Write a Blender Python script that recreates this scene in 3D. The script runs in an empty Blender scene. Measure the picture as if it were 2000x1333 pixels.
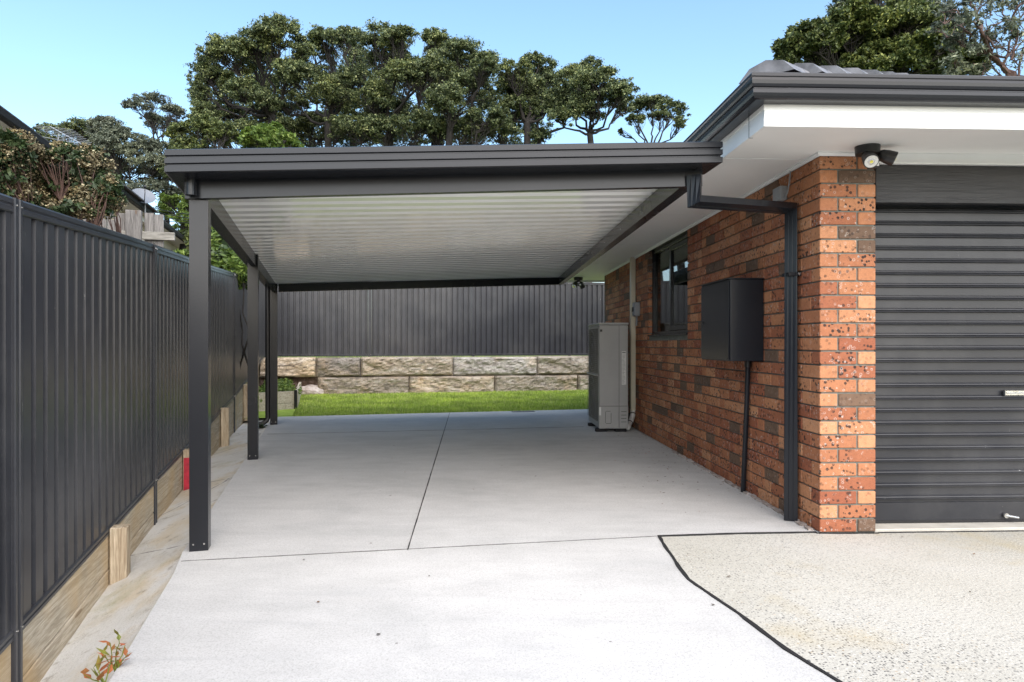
import bpy, math, random
import numpy as np
from mathutils import Vector, Matrix, noise as mnoise
R = math.radians
C = bpy.context.scene.collection
S = 1333.0; CAMZ = 1.16; HY = 672.0          # photo calibration: focal length and horizon in photo pixels

# ------------------------------------------------------------------ camera, sky, sun, exposure
cam = bpy.data.cameras.new("camera"); camo = bpy.data.objects.new("camera", cam); C.objects.link(camo)
camo.location = (0, 0, CAMZ); camo.rotation_euler = (R(90), 0, 0)
cam.sensor_width = 36; cam.lens = 24.0; cam.shift_y = 0.0025; cam.clip_start = 0.05; cam.clip_end = 3000
bpy.context.scene.camera = camo
SUN_EL, SUN_AZ = 42, 160                     # azimuth clockwise from +Y: behind the camera, to the right
w = bpy.data.worlds.new("World"); bpy.context.scene.world = w; w.use_nodes = True
nt = w.node_tree; nt.nodes.clear()
wo = nt.nodes.new("ShaderNodeOutputWorld"); bg = nt.nodes.new("ShaderNodeBackground")
sky = nt.nodes.new("ShaderNodeTexSky"); sky.sky_type = 'NISHITA'; sky.sun_disc = False
sky.sun_elevation = R(SUN_EL); sky.sun_rotation = R(SUN_AZ); sky.air_density = 1.0; sky.dust_density = 1.6; sky.ozone_density = 1.0
hs = nt.nodes.new("ShaderNodeHueSaturation"); hs.inputs['Saturation'].default_value = 1.06; hs.inputs['Hue'].default_value = 0.491
nt.links.new(sky.outputs[0], hs.inputs['Color']); nt.links.new(hs.outputs[0], bg.inputs['Color'])
nt.links.new(bg.outputs[0], wo.inputs['Surface']); bg.inputs['Strength'].default_value = 0.13
sl = bpy.data.lights.new("sun", 'SUN'); so = bpy.data.objects.new("sun", sl); C.objects.link(so)
sl.energy = 2.25; sl.angle = R(105); sl.color = (1.0, 0.92, 0.83)
az = R(SUN_AZ); el = R(SUN_EL)
d = Vector((math.sin(az)*math.cos(el), math.cos(az)*math.cos(el), math.sin(el)))
so.rotation_euler = d.to_track_quat('Z', 'Y').to_euler(); so.location = (0, -5, 12)
vs = bpy.context.scene.view_settings
vs.view_transform = 'Standard'; vs.look = 'None'; vs.gamma = 1; vs.exposure = 1.41

# ------------------------------------------------------------------ helpers
rng = np.random.default_rng(7); random.seed(7)
def P(px, py, Y): return ((px-1000)/S*Y, Y, CAMZ-(py-HY)/S*Y)       # photo pixel at a known depth -> point in the place
def Lx(x0, Y): return x0-0.2786*Y                                    # lines parallel to the left boundary
LROT = math.atan(0.2786); HROT = math.atan(0.0412)

def tag(o, label=None, cat=None, group=None, kind=None):
    if label: o['label'] = label
    if cat: o['category'] = cat
    if group: o['group'] = group
    if kind: o['kind'] = kind
    return o
def empty(name, loc, rz=0.0, label=None, cat=None, group=None):
    o = bpy.data.objects.new(name, None); C.objects.link(o); o.empty_display_size = .2
    o.location = loc; o.rotation_euler = (0, 0, rz)
    return tag(o, label, cat, group)
def imat(o):
    return (Matrix.Translation(o.location) @ o.rotation_euler.to_matrix().to_4x4()).inverted()

SPLIT = {'rail', 'screw', 'gutter_joiner', 'soffit_strip', 'pipe_tie', 'louvre', 'guard_ring', 'lower_panel'}
class MB:
    def __init__(s): s.v = []; s.f = []; s.n = 0; s.attr = []; s.cur = (0.5, 0.5, 0.5)
    def add(s, verts, faces):
        verts = np.asarray(verts, float).reshape(-1, 3)
        s.v.append(verts); n = s.n; s.ch = getattr(s, 'ch', []); s.ch.append((len(s.f), n))
        for f in faces: s.f.append(tuple(int(i)+n for i in f)); s.attr.append(s.cur)
        s.n += len(verts); return s
    def box(s, x0, x1, y0, y1, z0, z1):
        if x0 > x1: x0, x1 = x1, x0
        if y0 > y1: y0, y1 = y1, y0
        if z0 > z1: z0, z1 = z1, z0
        v = [(x0,y0,z0),(x1,y0,z0),(x1,y1,z0),(x0,y1,z0),(x0,y0,z1),(x1,y0,z1),(x1,y1,z1),(x0,y1,z1)]
        return s.add(v, [(0,3,2,1),(4,5,6,7),(0,1,5,4),(1,2,6,5),(2,3,7,6),(3,0,4,7)])
    def cbox(s, x0, x1, y0, y1, z0, z1, c=.004):
        X = (x0, x1); Y = (y0, y1); Z = (z0, z1); v = []; idx = {}
        for i in (0,1):
            for j in (0,1):
                for k in (0,1):
                    sx, sy, sz = 1-2*i, 1-2*j, 1-2*k
                    idx[i,j,k] = len(v)
                    v += [(X[i], Y[j]+sy*c, Z[k]+sz*c), (X[i]+sx*c, Y[j], Z[k]+sz*c), (X[i]+sx*c, Y[j]+sy*c, Z[k])]
        f = []
        def q(cs, ax): f.append([idx[c_]+ax for c_ in cs])
        q([(0,0,0),(0,0,1),(0,1,1),(0,1,0)],0); q([(1,0,0),(1,1,0),(1,1,1),(1,0,1)],0)
        q([(0,0,0),(1,0,0),(1,0,1),(0,0,1)],1); q([(0,1,0),(0,1,1),(1,1,1),(1,1,0)],1)
        q([(0,0,0),(0,1,0),(1,1,0),(1,0,0)],2); q([(0,0,1),(1,0,1),(1,1,1),(0,1,1)],2)
        for j in (0,1):
            for k in (0,1): a, b = idx[0,j,k], idx[1,j,k]; f.append([a+1,b+1,b+2,a+2] if (j+k)%2==0 else [a+2,b+2,b+1,a+1])
        for i in (0,1):
            for k in (0,1): a, b = idx[i,0,k], idx[i,1,k]; f.append([a+2,b+2,b+0,a+0] if (i+k)%2==0 else [a+0,b+0,b+2,a+2])
        for i in (0,1):
            for j in (0,1): a, b = idx[i,j,0], idx[i,j,1]; f.append([a+0,b+0,b+1,a+1] if (i+j)%2==0 else [a+1,b+1,b+0,a+0])
        for i in (0,1):
            for j in (0,1):
                for k in (0,1): a = idx[i,j,k]; f.append([a,a+1,a+2] if (i+j+k)%2==0 else [a+2,a+1,a])
        return s.add(v, f)
    def beam(s, p0, p1, width, h0, h1=None, side=0.0):
        """box between two points (its lower centre line), vertical faces; h0/h1 heights at the ends"""
        p0 = np.array(p0, float); p1 = np.array(p1, float); h1 = h0 if h1 is None else h1
        t = p1-p0; t[2] = 0; t /= np.linalg.norm(t); n = np.array((t[1], -t[0], 0))*width/2
        o = np.array((t[1], -t[0], 0))*side; z0 = np.array((0,0,h0)); z1 = np.array((0,0,h1))
        v = [p0-n+o, p0+n+o, p1+n+o, p1-n+o, p0-n+o+z0, p0+n+o+z0, p1+n+o+z1, p1-n+o+z1]
        return s.add(v, [(0,3,2,1),(4,5,6,7),(0,1,5,4),(1,2,6,5),(2,3,7,6),(3,0,4,7)])
    def tube(s, pts, rad, n=8, cap=True):
        pts = [np.array(p, float) for p in pts]; m = len(pts)
        if np.isscalar(rad): rad = [rad]*m
        prev = None; rings = []
        for i, p in enumerate(pts):
            t = pts[min(i+1, m-1)]-pts[max(i-1, 0)]; t /= (np.linalg.norm(t)+1e-9)
            if prev is None:
                a = np.array((0,0,1.0)) if abs(t[2]) < .9 else np.array((1.0,0,0))
            else: a = prev
            u = a-t*np.dot(a, t); u /= np.linalg.norm(u); prev = u; b = np.cross(t, u)
            ang = np.arange(n)*2*math.pi/n
            rings.append(p+rad[i]*(np.cos(ang)[:,None]*u+np.sin(ang)[:,None]*b))
        f = []
        for i in range(m-1):
            for k in range(n): f.append((i*n+k, i*n+(k+1)%n, (i+1)*n+(k+1)%n, (i+1)*n+k))
        if cap: f.append(tuple(range(n-1,-1,-1))); f.append(tuple((m-1)*n+k for k in range(n)))
        return s.add(np.concatenate(rings), f)
    def cyl(s, p0, p1, r0, r1=None, n=20): return s.tube([p0, p1], [r0, r0 if r1 is None else r1], n)
    def sweep(s, prof, path, closed=True):
        """profile (outward offset, height) swept along a path, mitred; outward = right of travel"""
        pts = [np.array(p, float) for p in path]; m = len(pts); k = len(prof); V = []
        ts = []
        for i in range(m-1):
            t = (pts[i+1]-pts[i])[:2]; ts.append(t/np.linalg.norm(t))
        for i in range(m):
            a = ts[max(i-1, 0)]; b = ts[min(i, m-2)]
            na = np.array((a[1], -a[0])); nb = np.array((b[1], -b[0])); n = na+nb; n /= np.linalg.norm(n); n /= max(np.dot(n, na), .2)
            for (o, z) in prof: V.append((pts[i][0]+n[0]*o, pts[i][1]+n[1]*o, pts[i][2]+z))
        f = []; kk = k if closed else k-1
        for i in range(m-1):
            for j in range(kk): f.append((i*k+j, (i+1)*k+j, (i+1)*k+(j+1)%k, i*k+(j+1)%k))
        if closed: f.append(tuple(range(k))); f.append(tuple((m-1)*k+j for j in range(k-1,-1,-1)))
        return s.add(V, f)
    def prism(s, poly, z0, z1):
        n = len(poly); v = [(x,y,z0) for x,y in poly]+[(x,y,z1) for x,y in poly]
        f = [tuple(range(n-1,-1,-1)), tuple(range(n, 2*n))]+[(i,(i+1)%n,n+(i+1)%n,n+i) for i in range(n)]
        return s.add(v, f)
    def grid(s, fn, us, vs_):
        nu, nv = len(us), len(vs_)
        v = [fn(u, t) for u in us for t in vs_]
        f = [(i*nv+j, (i+1)*nv+j, (i+1)*nv+j+1, i*nv+j+1) for i in range(nu-1) for j in range(nv-1)]
        return s.add(v, f)
    def build(s, name, mat, parent=None, world=False, warp=None, smooth=False, attr=False, recalc=True):
        if name in SPLIT and len(s.v) > 1:            # every separate piece becomes a part of its own
            out = None; ends = s.ch[1:]+[(len(s.f), s.n)]
            for i, (f0, n0) in enumerate(s.ch):
                m = MB(); m.add(s.v[i], [tuple(k-n0 for k in f) for f in s.f[f0:ends[i][0]]]); o = m.build(name, mat, parent, world, warp, smooth, False, recalc); out = out or o
            return out
        v = np.concatenate(s.v) if s.v else np.zeros((0,3))
        if warp is not None: v = np.array([warp(*p) for p in v])
        if world and parent is not None:
            M = np.array(imat(root_of(parent))); v = v@M[:3,:3].T+M[:3,3]
        me = bpy.data.meshes.new(name); me.from_pydata(v.tolist(), [], s.f)
        if attr:
            a = me.attributes.new("bc", 'FLOAT_VECTOR', 'FACE'); a.data.foreach_set('vector', np.array(s.attr, np.float32).ravel())
        if recalc:
            import bmesh
            bm = bmesh.new(); bm.from_mesh(me); bmesh.ops.recalc_face_normals(bm, faces=bm.faces); bm.to_mesh(me); bm.free()
        if smooth: me.polygons.foreach_set('use_smooth', [True]*len(me.polygons))
        me.update()
        o = bpy.data.objects.new(name, me); C.objects.link(o)
        if mat: me.materials.append(mat)
        if parent is not None: o.parent = parent
        return o
def root_of(o):
    while o.parent is not None: o = o.parent
    return o

def quads(name, verts, nper, mat, parent, rnd=None, world=False):
    """fast mesh of many separate nper-gons; verts (N, nper, 3)"""
    N = len(verts); v = verts.reshape(-1, 3)
    if world and parent is not None:
        M = np.array(imat(root_of(parent))); v = v@M[:3,:3].T+M[:3,3]
    me = bpy.data.meshes.new(name); me.vertices.add(N*nper); me.vertices.foreach_set('co', v.astype(np.float32).ravel())
    me.loops.add(N*nper); me.loops.foreach_set('vertex_index', np.arange(N*nper, dtype=np.int32))
    me.polygons.add(N); me.polygons.foreach_set('loop_start', np.arange(N, dtype=np.int32)*nper)
    me.polygons.foreach_set('loop_total', np.full(N, nper, np.int32))
    a = me.attributes.new("rnd", 'FLOAT', 'FACE'); a.data.foreach_set('value', (rng.random(N) if rnd is None else rnd).astype(np.float32))
    me.update(calc_edges=True); me.materials.append(mat)
    o = bpy.data.objects.new(name, me); C.objects.link(o)
    if parent is not None: o.parent = parent
    return o

# ------------------------------------------------------------------ materials
class NT:
    def __init__(s, name):
        s.m = bpy.data.materials.new(name); s.m.use_nodes = True; s.t = s.m.node_tree
        s.b = s.t.nodes["Principled BSDF"]; s.tc = s.t.nodes.new("ShaderNodeTexCoord")
    def n(s, t, **k):
        o = s.t.nodes.new(t)
        for a, b in k.items():
            if a.startswith('i_'):
                key = a[2:]; key = int(key) if key.isdigit() else key.replace('_', ' ')
                if hasattr(b, 'type') and hasattr(b, 'is_linked'): s.t.links.new(b, o.inputs[key])
                else: o.inputs[key].default_value = b
            else: setattr(o, a, b)
        return o
    def l(s, a, b): s.t.links.new(a, b)
    def obj(s): return s.tc.outputs['Object']
    def map(s, scale=(1,1,1), src=None, rot=(0,0,0)):
        return s.n("ShaderNodeMapping", i_Vector=src or s.obj(), i_Scale=scale, i_Rotation=rot).outputs[0]
    def noise(s, scale, detail=4, rough=.55, vec=None, dist=0):
        return s.n("ShaderNodeTexNoise", i_Vector=vec or s.obj(), i_Scale=scale, i_Detail=detail, i_Roughness=rough, i_Distortion=dist).outputs[0]
    def voro(s, scale, vec=None, feature='F1', out='Distance', rand=1.0):
        return s.n("ShaderNodeTexVoronoi", i_Vector=vec or s.obj(), i_Scale=scale, feature=feature, i_Randomness=rand).outputs[out]
    def ramp(s, fac, stops, interp='LINEAR'):
        r = s.n("ShaderNodeValToRGB", i_Fac=fac); e = r.color_ramp; e.interpolation = interp
        while len(e.elements) < len(stops): e.elements.new(.5)
        for q, (p, c) in zip(e.elements, stops):
            q.position = p; q.color = (c, c, c, 1) if np.isscalar(c) else (*c, 1)
        return r.outputs[0]
    def mix(s, fac, a, b, mode='MIX'):
        m = s.n("ShaderNodeMix", data_type='RGBA', blend_type=mode)
        for i, x in ((0, fac), (6, a), (7, b)):
            if hasattr(x, 'is_linked'): s.l(x, m.inputs[i])
            elif i == 0: m.inputs[0].default_value = x
            else: m.inputs[i].default_value = (*x, 1)
        return m.outputs[2]
    def math(s, op, a, b=0.0, clamp=False):
        m = s.n("ShaderNodeMath", operation=op, use_clamp=clamp)
        for i, x in ((0, a), (1, b)):
            if hasattr(x, 'is_linked'): s.l(x, m.inputs[i])
            else: m.inputs[i].default_value = x
        return m.outputs[0]
    def bump(s, h, strength=.3, dist=.01):
        s.l(s.n("ShaderNodeBump", i_Height=h, i_Strength=strength, i_Distance=dist).outputs[0], s.b.inputs['Normal'])
    def fin(s, col=None, rough=None, metal=None, spec=None):
        for k, x in (('Base Color', col), ('Roughness', rough), ('Metallic', metal), ('Specular IOR Level', spec)):
            if x is None: continue
            if hasattr(x, 'is_linked'): s.l(x, s.b.inputs[k])
            else: s.b.inputs[k].default_value = (*x, 1) if k == 'Base Color' else x
        return s.m
def simple(name, col, rough=.5, var=.12, scale=6, metal=0, spec=.5, bump=0, bscale=200, rv=.05):
    k = NT(name); n = k.noise(scale, 5)
    lo = tuple(c*(1-var) for c in col); hi = tuple(min(1, c*(1+var)) for c in col)
    if bump: k.bump(k.noise(bscale, 2), bump, .002)
    return k.fin(k.ramp(n, [(.3, lo), (.7, hi)]), k.ramp(k.noise(scale*2.3, 3), [(.3, max(0, rough-rv)), (.7, rough+rv)]), metal, spec)

M = {}
def charcoal(name, col, rough, specks=True, scale=3.0):
    vr = .14 if specks else .05
    k = NT(name); base = k.ramp(k.noise(scale, 6, .6), [(.3, tuple(c*(1-vr) for c in col)), (.72, tuple(c*(1+vr) for c in col))])
    if specks:
        sp = k.math('LESS_THAN', k.voro(5.5, rand=1), .028)
        sp2 = k.math('MULTIPLY', sp, k.math('GREATER_THAN', k.noise(3.1, 1), .56))
        streak = k.math('GREATER_THAN', k.noise(9, 5, .7, k.map((6, 6, .8))), .70)
        dust = k.ramp(k.noise(1.1, 8, .7), [(.45, 0.0), (.8, .10)])
        base = k.mix(dust, base, (.35, .34, .32))
        base = k.mix(k.math('MAXIMUM', sp2, k.math('MULTIPLY', streak, .45)), base, (.45, .45, .43))
    return k.fin(base, k.ramp(k.noise(2, 3), [(.3, rough-.02), (.7, rough+.03)]), 0, .32)
M['fence'] = charcoal("charcoal_fence_steel", (.029, .0305, .036), .30)
M['metal'] = charcoal("charcoal_painted_steel", (.0125, .0138, .0175), .25, False)
M['door'] = charcoal("charcoal_roller_door", (.021, .0225, .027), .34, True, 1.5)
M['black'] = simple("black_plastic", (.012, .012, .013), .38, .1)
M['rubber'] = simple("black_joint_foam", (.010, .010, .011), .8, .3, 30)
M['white'] = simple("white_paint", (.78, .79, .78), .42, .035, 2.0)
M['soffit'] = simple("white_soffit_sheet", (.82, .82, .80), .45, .025, 1.2)
M['sheet'] = simple("pale_roof_sheet", (.84, .85, .83), .09, .02, 1.0, spec=.8, rv=.0)
M['duct'] = simple("beige_duct", (.56, .52, .40), .45, .05, 5)
M['unit'] = simple("grey_unit_casing", (.33, .33, .32), .42, .06, 4)
M['unit_dark'] = simple("dark_grille", (.03, .03, .03), .5, .2)
M['unit_wire'] = simple("grille_wire", (.16, .16, .16), .4, .1)
M['sticker'] = simple("white_sticker", (.62, .62, .6), .5, .1, 60)
M['lens'] = simple("lamp_lens", (.62, .62, .60), .12, .04, 50)
M['chip'] = simple("yellow_led_chip", (.75, .68, .12), .3, .1, 50)
M['chrome'] = simple("brushed_metal", (.55, .55, .54), .25, .1, 40, metal=1)
M['greyplastic'] = simple("grey_plastic", (.24, .26, .28), .45, .08, 20)
M['pipe'] = simple("white_flexible_pipe", (.62, .62, .60), .5, .12, 30)
M['dark_room'] = simple("dark_interior", (.035, .035, .035), .9, .1)

def concrete():
    k = NT("new_concrete"); big = k.noise(.55, 7, .62); mid = k.noise(3.2, 6, .62, k.map((1, 1.9, 1))); fine = k.noise(130, 3, .7)
    c = k.ramp(big, [(.32, (.455, .454, .445)), (.50, (.53, .528, .518)), (.70, (.565, .563, .552))])
    c = k.mix(k.ramp(k.noise(1.0, 7, .68, k.map((1, 1, 1), rot=(0, 0, .8)), .8), [(.50, 0.0), (.64, .35)]), c, (.40, .405, .40))
    c = k.mix(.55, c, k.ramp(mid, [(.30, (.80,.80,.80)), (.7, (1.0,1.0,1.0))]), 'MULTIPLY')
    c = k.mix(.8, c, k.ramp(fine, [(.36, (.74,.74,.72)), (.5, (1.03,1.03,1.03))]), 'MULTIPLY')
    c = k.mix(.6, c, k.ramp(k.noise(60, 4, .7), [(.36, (.84,.84,.83)), (.5, (1.03,1.03,1.03))]), 'MULTIPLY')
    pit = k.math('LESS_THAN', k.voro(60), .16); pit = k.math('MULTIPLY', pit, k.math('GREATER_THAN', k.noise(5, 3), .53))
    c = k.mix(k.math('MULTIPLY', pit, .45), c, (.25, .25, .24))
    spot = k.math('MULTIPLY', k.math('LESS_THAN', k.voro(3.5), .022), k.math('GREATER_THAN', k.noise(1.9, 2), .5))
    c = k.mix(k.math('MULTIPLY', spot, .7), c, (.12, .11, .10))
    wipe = k.ramp(k.noise(2.0, 4, .5, k.map((.5, 3.2, 1), rot=(0, 0, .25)), .6), [(.52, 0.0), (.72, .22)])
    c = k.mix(wipe, c, (.33, .335, .34))
    k.bump(k.math('ADD', k.math('MULTIPLY', fine, .7), k.noise(38, 4)), .35, .004)
    return k.fin(c, .82, 0, .25)
M['concrete'] = concrete()
def aggregate():
    k = NT("exposed_aggregate"); c = k.ramp(k.noise(.8, 6, .6), [(.3, (.39, .378, .33)), (.55, (.45, .44, .395)), (.75, (.475, .468, .435))])
    wear = k.ramp(k.noise(.45, 5, .6), [(.38, .25), (.62, 1.0)])
    warped = k.map((1, 1.0, 1))
    def stones(scale, thr, col, c, cut, op=.85):
        v = k.voro(scale, warped); sel = k.voro(scale, warped, out='Color')
        selr = k.n("ShaderNodeSeparateColor", i_Color=sel).outputs[0]
        m = k.math('MULTIPLY', k.math('LESS_THAN', v, thr), k.math('GREATER_THAN', selr, cut))
        return k.mix(k.math('MULTIPLY', m, k.math('MULTIPLY', wear, op)), c, col)
    c = stones(74, .34, (.07, .07, .075), c, .52, 1.0); c = stones(100, .34, (.17, .155, .14), c, .55, .8)
    c = stones(55, .26, (.42, .30, .17), c, .86, .6); c = stones(60, .30, (.72, .71, .68), c, .7, .5)
    rust = k.ramp(k.noise(1.15, 5, .6), [(.57, 0.0), (.72, .5)])
    c = k.mix(rust, c, (.40, .33, .19))
    dirt = k.ramp(k.noise(1.7, 6, .65, k.map((.6, 1.6, 1))), [(.60, 0.0), (.8, .35)])
    c = k.mix(dirt, c, (.22, .22, .21))
    k.bump(k.math('ADD', k.voro(72), k.noise(90, 2)), .35, .004)
    return k.fin(c, .8, 0, .25)
M['aggregate'] = aggregate()
def channel():
    k = NT("stained_concrete"); c = k.ramp(k.noise(2.2, 8, .68), [(.3, (.52, .50, .44)), (.5, (.64, .635, .60)), (.7, (.68, .68, .66))])
    y = k.ramp(k.noise(1.6, 7, .6, k.map((1.5, .8, 1))), [(.50, 0.0), (.64, .6)])
    c = k.mix(y, c, (.58, .47, .29))
    g = k.ramp(k.noise(.9, 6, .65), [(.60, 0.0), (.70, .55)])
    c = k.mix(g, c, (.30, .30, .12))
    dk = k.ramp(k.noise(9, 7, .75), [(.57, 0.0), (.70, .75)]); c = k.mix(dk, c, (.24, .21, .16))
    ck = k.voro(.62, k.map((1,1,1)), 'DISTANCE_TO_EDGE')
    c = k.mix(k.math('MULTIPLY', k.math('LESS_THAN', k.math('ADD', ck, k.math('MULTIPLY', k.noise(14, 3), .012)), .0085), .75), c, (.10, .09, .08))
    k.bump(k.noise(22, 8, .7), .7, .02)
    return k.fin(c, .85, 0, .2)
M['channel'] = channel()
M['sill_concrete'] = simple("threshold_concrete", (.44, .42, .37), .85, .15, 7, bump=.3)

def brick():
    k = NT("speckled_clay_brick")
    at = k.n("ShaderNodeAttribute", attribute_name="bc"); col = at.outputs['Color']
    sp = k.n("ShaderNodeSeparateColor", i_Color=col).outputs
    tone, dens, seed = sp[0], sp[1], sp[2]
    vec = k.n("ShaderNodeVectorMath", operation='ADD', i_0=k.obj(), i_1=k.n("ShaderNodeCombineXYZ", i_X=k.math('MULTIPLY', seed, 37.0), i_Y=k.math('MULTIPLY', seed, 11.0), i_Z=k.math('MULTIPLY', seed, 5.0)).outputs[0]).outputs[0]
    base = k.ramp(tone, [(0.0, (.125, .080, .055)), (.13, (.17, .105, .068)), (.16, (.28, .092, .048)), (.45, (.34, .130, .064)), (.75, (.42, .182, .088)), (1.0, (.53, .265, .138))])
    base = k.mix(.45, base, k.ramp(k.noise(26, 6, .7, vec), [(.3, (.66, .62, .6)), (.7, (1.15, 1.15, 1.15))]), 'MULTIPLY')
    base = k.mix(.30, base, k.ramp(k.noise(260, 2, .6, vec), [(.3, (.5, .5, .5)), (.6, (1.1, 1.1, 1.1))]), 'MULTIPLY')
    gate = k.ramp(k.noise(9, 3, .5, vec), [(.42, 0.0), (.50, 1.0)])
    dv = k.math('ADD', k.voro(36, vec), k.math('MULTIPLY', k.noise(120, 2, .5, vec), .22))
    spots = k.math('MULTIPLY', k.math('LESS_THAN', dv, .45), k.math('MULTIPLY', gate, dens))
    fine = k.math('MULTIPLY', k.math('LESS_THAN', k.voro(95, vec), .27), dens)
    rg = k.math('ADD', k.voro(34, k.n("ShaderNodeVectorMath", operation='ADD', i_0=vec, i_1=(3.1, 7.7, 1.3)).outputs[0]), k.math('MULTIPLY', k.noise(90, 3, .6, vec), .3))
    ring = k.math('MULTIPLY', k.math('LESS_THAN', k.math('ABSOLUTE', k.math('SUBTRACT', rg, .40)), .045), k.ramp(k.noise(7.5, 3, .5, vec), [(.44, 0.0), (.50, 1.0)]))
    ring = k.math('MULTIPLY', ring, dens)
    base = k.mix(k.math('MULTIPLY', fine, .5), base, (.10, .05, .035))
    base = k.mix(k.math('MULTIPLY', spots, .97), base, (.024, .017, .016))
    base = k.mix(k.math('MULTIPLY', ring, .6), base, (.55, .51, .47))
    k.bump(k.math('SUBTRACT', k.noise(150, 4, .7, vec), k.math('MULTIPLY', spots, .6)), .5, .003)
    return k.fin(base, .78, 0, .3)
M['brick'] = brick()
M['dark_gutter'] = simple("dark_neighbour_gutter", (.018, .018, .019), .6, .1, spec=.15)
M['mortar'] = simple("grey_mortar", (.14, .148, .13), .9, .25, 25, bump=.5)
def stone():
    k = NT("sandstone"); at = k.n("ShaderNodeAttribute", attribute_name="bc").outputs['Color']
    sp = k.n("ShaderNodeSeparateColor", i_Color=at).outputs
    vec = k.n("ShaderNodeVectorMath", operation='ADD', i_0=k.obj(), i_1=k.n("ShaderNodeCombineXYZ", i_X=k.math('MULTIPLY', sp[2], 17.0), i_Z=k.math('MULTIPLY', sp[2], 9.0)).outputs[0]).outputs[0]
    band = k.noise(2.4, 7, .65, k.map((.9, 1, 3.6), vec, (0, .35, 0)), 1.2)
    c = k.ramp(band, [(.25, (.24, .19, .14)), (.40, (.40, .32, .23)), (.50, (.52, .42, .30)), (.60, (.58, .50, .40)), (.78, (.64, .60, .53))])
    c = k.mix(sp[0], c, k.ramp(band, [(.3, (.20, .18, .17)), (.5, (.42, .39, .36)), (.75, (.58, .56, .53))]))
    warm = k.ramp(k.noise(1.3, 5, .6, vec), [(.5, 0.0), (.66, .45)]); c = k.mix(warm, c, (.58, .40, .21))
    c = k.mix(1.0, c, k.n("ShaderNodeCombineColor", i_Red=sp[1], i_Green=sp[1], i_Blue=sp[1]).outputs[0], 'MULTIPLY')
    dk = k.ramp(k.noise(5, 8, .75, k.map((1, 1, 2.2), vec, (0, -.6, 0)), .5), [(.36, .9), (.50, 0.0)]); c = k.mix(dk, c, (.12, .105, .09))
    k.bump(k.noise(9, 9, .75, k.map((1, 1, 2), vec, (0, -.7, 0)), 1.0), .9, .06)
    return k.fin(c, .88, 0, .2)
M['stone'] = stone()
def timber(name, lo, hi, stain=None, axis='y'):
    k = NT(name); sc = {'y': (9, .55, 9), 'z': (9, 9, .7), 'x': (.55, 9, 9)}[axis]
    g = k.noise(4.0, 8, .62, k.map(sc), 1.6); g2 = k.noise(30, 3, .5, k.map(sc), .4)
    c = k.ramp(g, [(.32, lo), (.62, hi)]); c = k.mix(.45, c, k.ramp(g2, [(.35, (.62,.60,.57)), (.6, (1.05,1.05,1.05))]), 'MULTIPLY')
    kn = k.voro(2.1, k.map({'y': (3, .6, 3), 'z': (3, 3, .6), 'x': (.6, 3, 3)}[axis])); c = k.mix(k.math('MULTIPLY', k.math('LESS_THAN', kn, .09), .6), c, (.12, .07, .04))
    if stain is not None:
        c = k.mix(k.ramp(k.noise(1.3, 6, .6), [(.42, 0.0), (.62, .7)]), c, stain)
    k.bump(g2, .4, .004)
    return k.fin(c, .8, 0, .25)
M['timber'] = timber("weathered_sleeper", (.27, .23, .165), (.56, .50, .40), (.46, .32, .16))
M['timber_z'] = timber("weathered_peg", (.27, .20, .13), (.55, .47, .35), None, 'z')
M['paling'] = timber("grey_paling", (.075, .072, .068), (.25, .24, .23), None, 'z')
M['bedboard'] = timber("bed_board", (.26, .23, .18), (.50, .46, .38), None, 'x')
M['redpaint'] = simple("red_spray_paint", (.34, .012, .03), .7, .35, 25)
def leafmat(name, stops, trans=.25, scale=.35, rough=.5):
    k = NT(name); r = k.n("ShaderNodeAttribute", attribute_name="rnd").outputs['Fac']
    c = k.ramp(r, stops)
    c = k.mix(.8, c, k.ramp(k.noise(scale, 4, .6), [(.32, (.48, .50, .55)), (.52, (.95, .95, .95)), (.70, (1.45, 1.35, 1.0))]), 'MULTIPLY')
    k.fin(c, rough, 0, .35)
    tr = k.n("ShaderNodeBsdfTranslucent"); k.l(c, tr.inputs[0])
    mx = k.n("ShaderNodeMixShader"); mx.inputs[0].default_value = trans
    k.l(k.b.outputs[0], mx.inputs[1]); k.l(tr.outputs[0], mx.inputs[2])
    k.l(mx.outputs[0], k.t.nodes["Material Output"].inputs[0]); return k.m
M['gum'] = leafmat("gum_leaves", [(0, (.026, .042, .022)), (.4, (.078, .108, .050)), (.8, (.20, .245, .10)), (1, (.42, .45, .21))])
M['gum_dark'] = leafmat("dense_tree_leaves", [(0, (.024, .042, .015)), (.4, (.070, .10, .032)), (.8, (.17, .205, .065)), (1, (.34, .37, .12))], .2, .5)
M['gum_grey'] = leafmat("pale_gum_leaves", [(0, (.05, .065, .048)), (.5, (.13, .155, .11)), (1, (.30, .33, .24))], .25, .4)
M['bright'] = leafmat("bright_leaves", [(0, (.055, .10, .022)), (.5, (.115, .185, .035)), (1, (.23, .31, .07))], .35, 1.2)
M['crape'] = leafmat("dark_shrub_leaves", [(0, (.018, .035, .014)), (.6, (.04, .07, .025)), (1, (.09, .12, .06))], .2, 3)
M['seed'] = leafmat("brown_seed_heads", [(0, (.05, .035, .018)), (.5, (.16, .125, .060)), (1, (.48, .43, .27))], .1, 5, .7)
M['weed'] = leafmat("reddish_leaves", [(0, (.20, .25, .04)), (.45, (.38, .16, .05)), (1, (.55, .16, .07))], .3, 20)
M['grassblade'] = leafmat("grass_blades", [(0, (.17, .24, .035)), (.5, (.32, .45, .07)), (.85, (.48, .60, .13)), (1, (.72, .70, .36))], .35, 1.8)
M['bark'] = simple("dark_bark", (.022, .019, .017), .9, .4, 4)
M['bark_red'] = simple("reddish_bark", (.085, .05, .04), .85, .45, 3)
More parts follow.
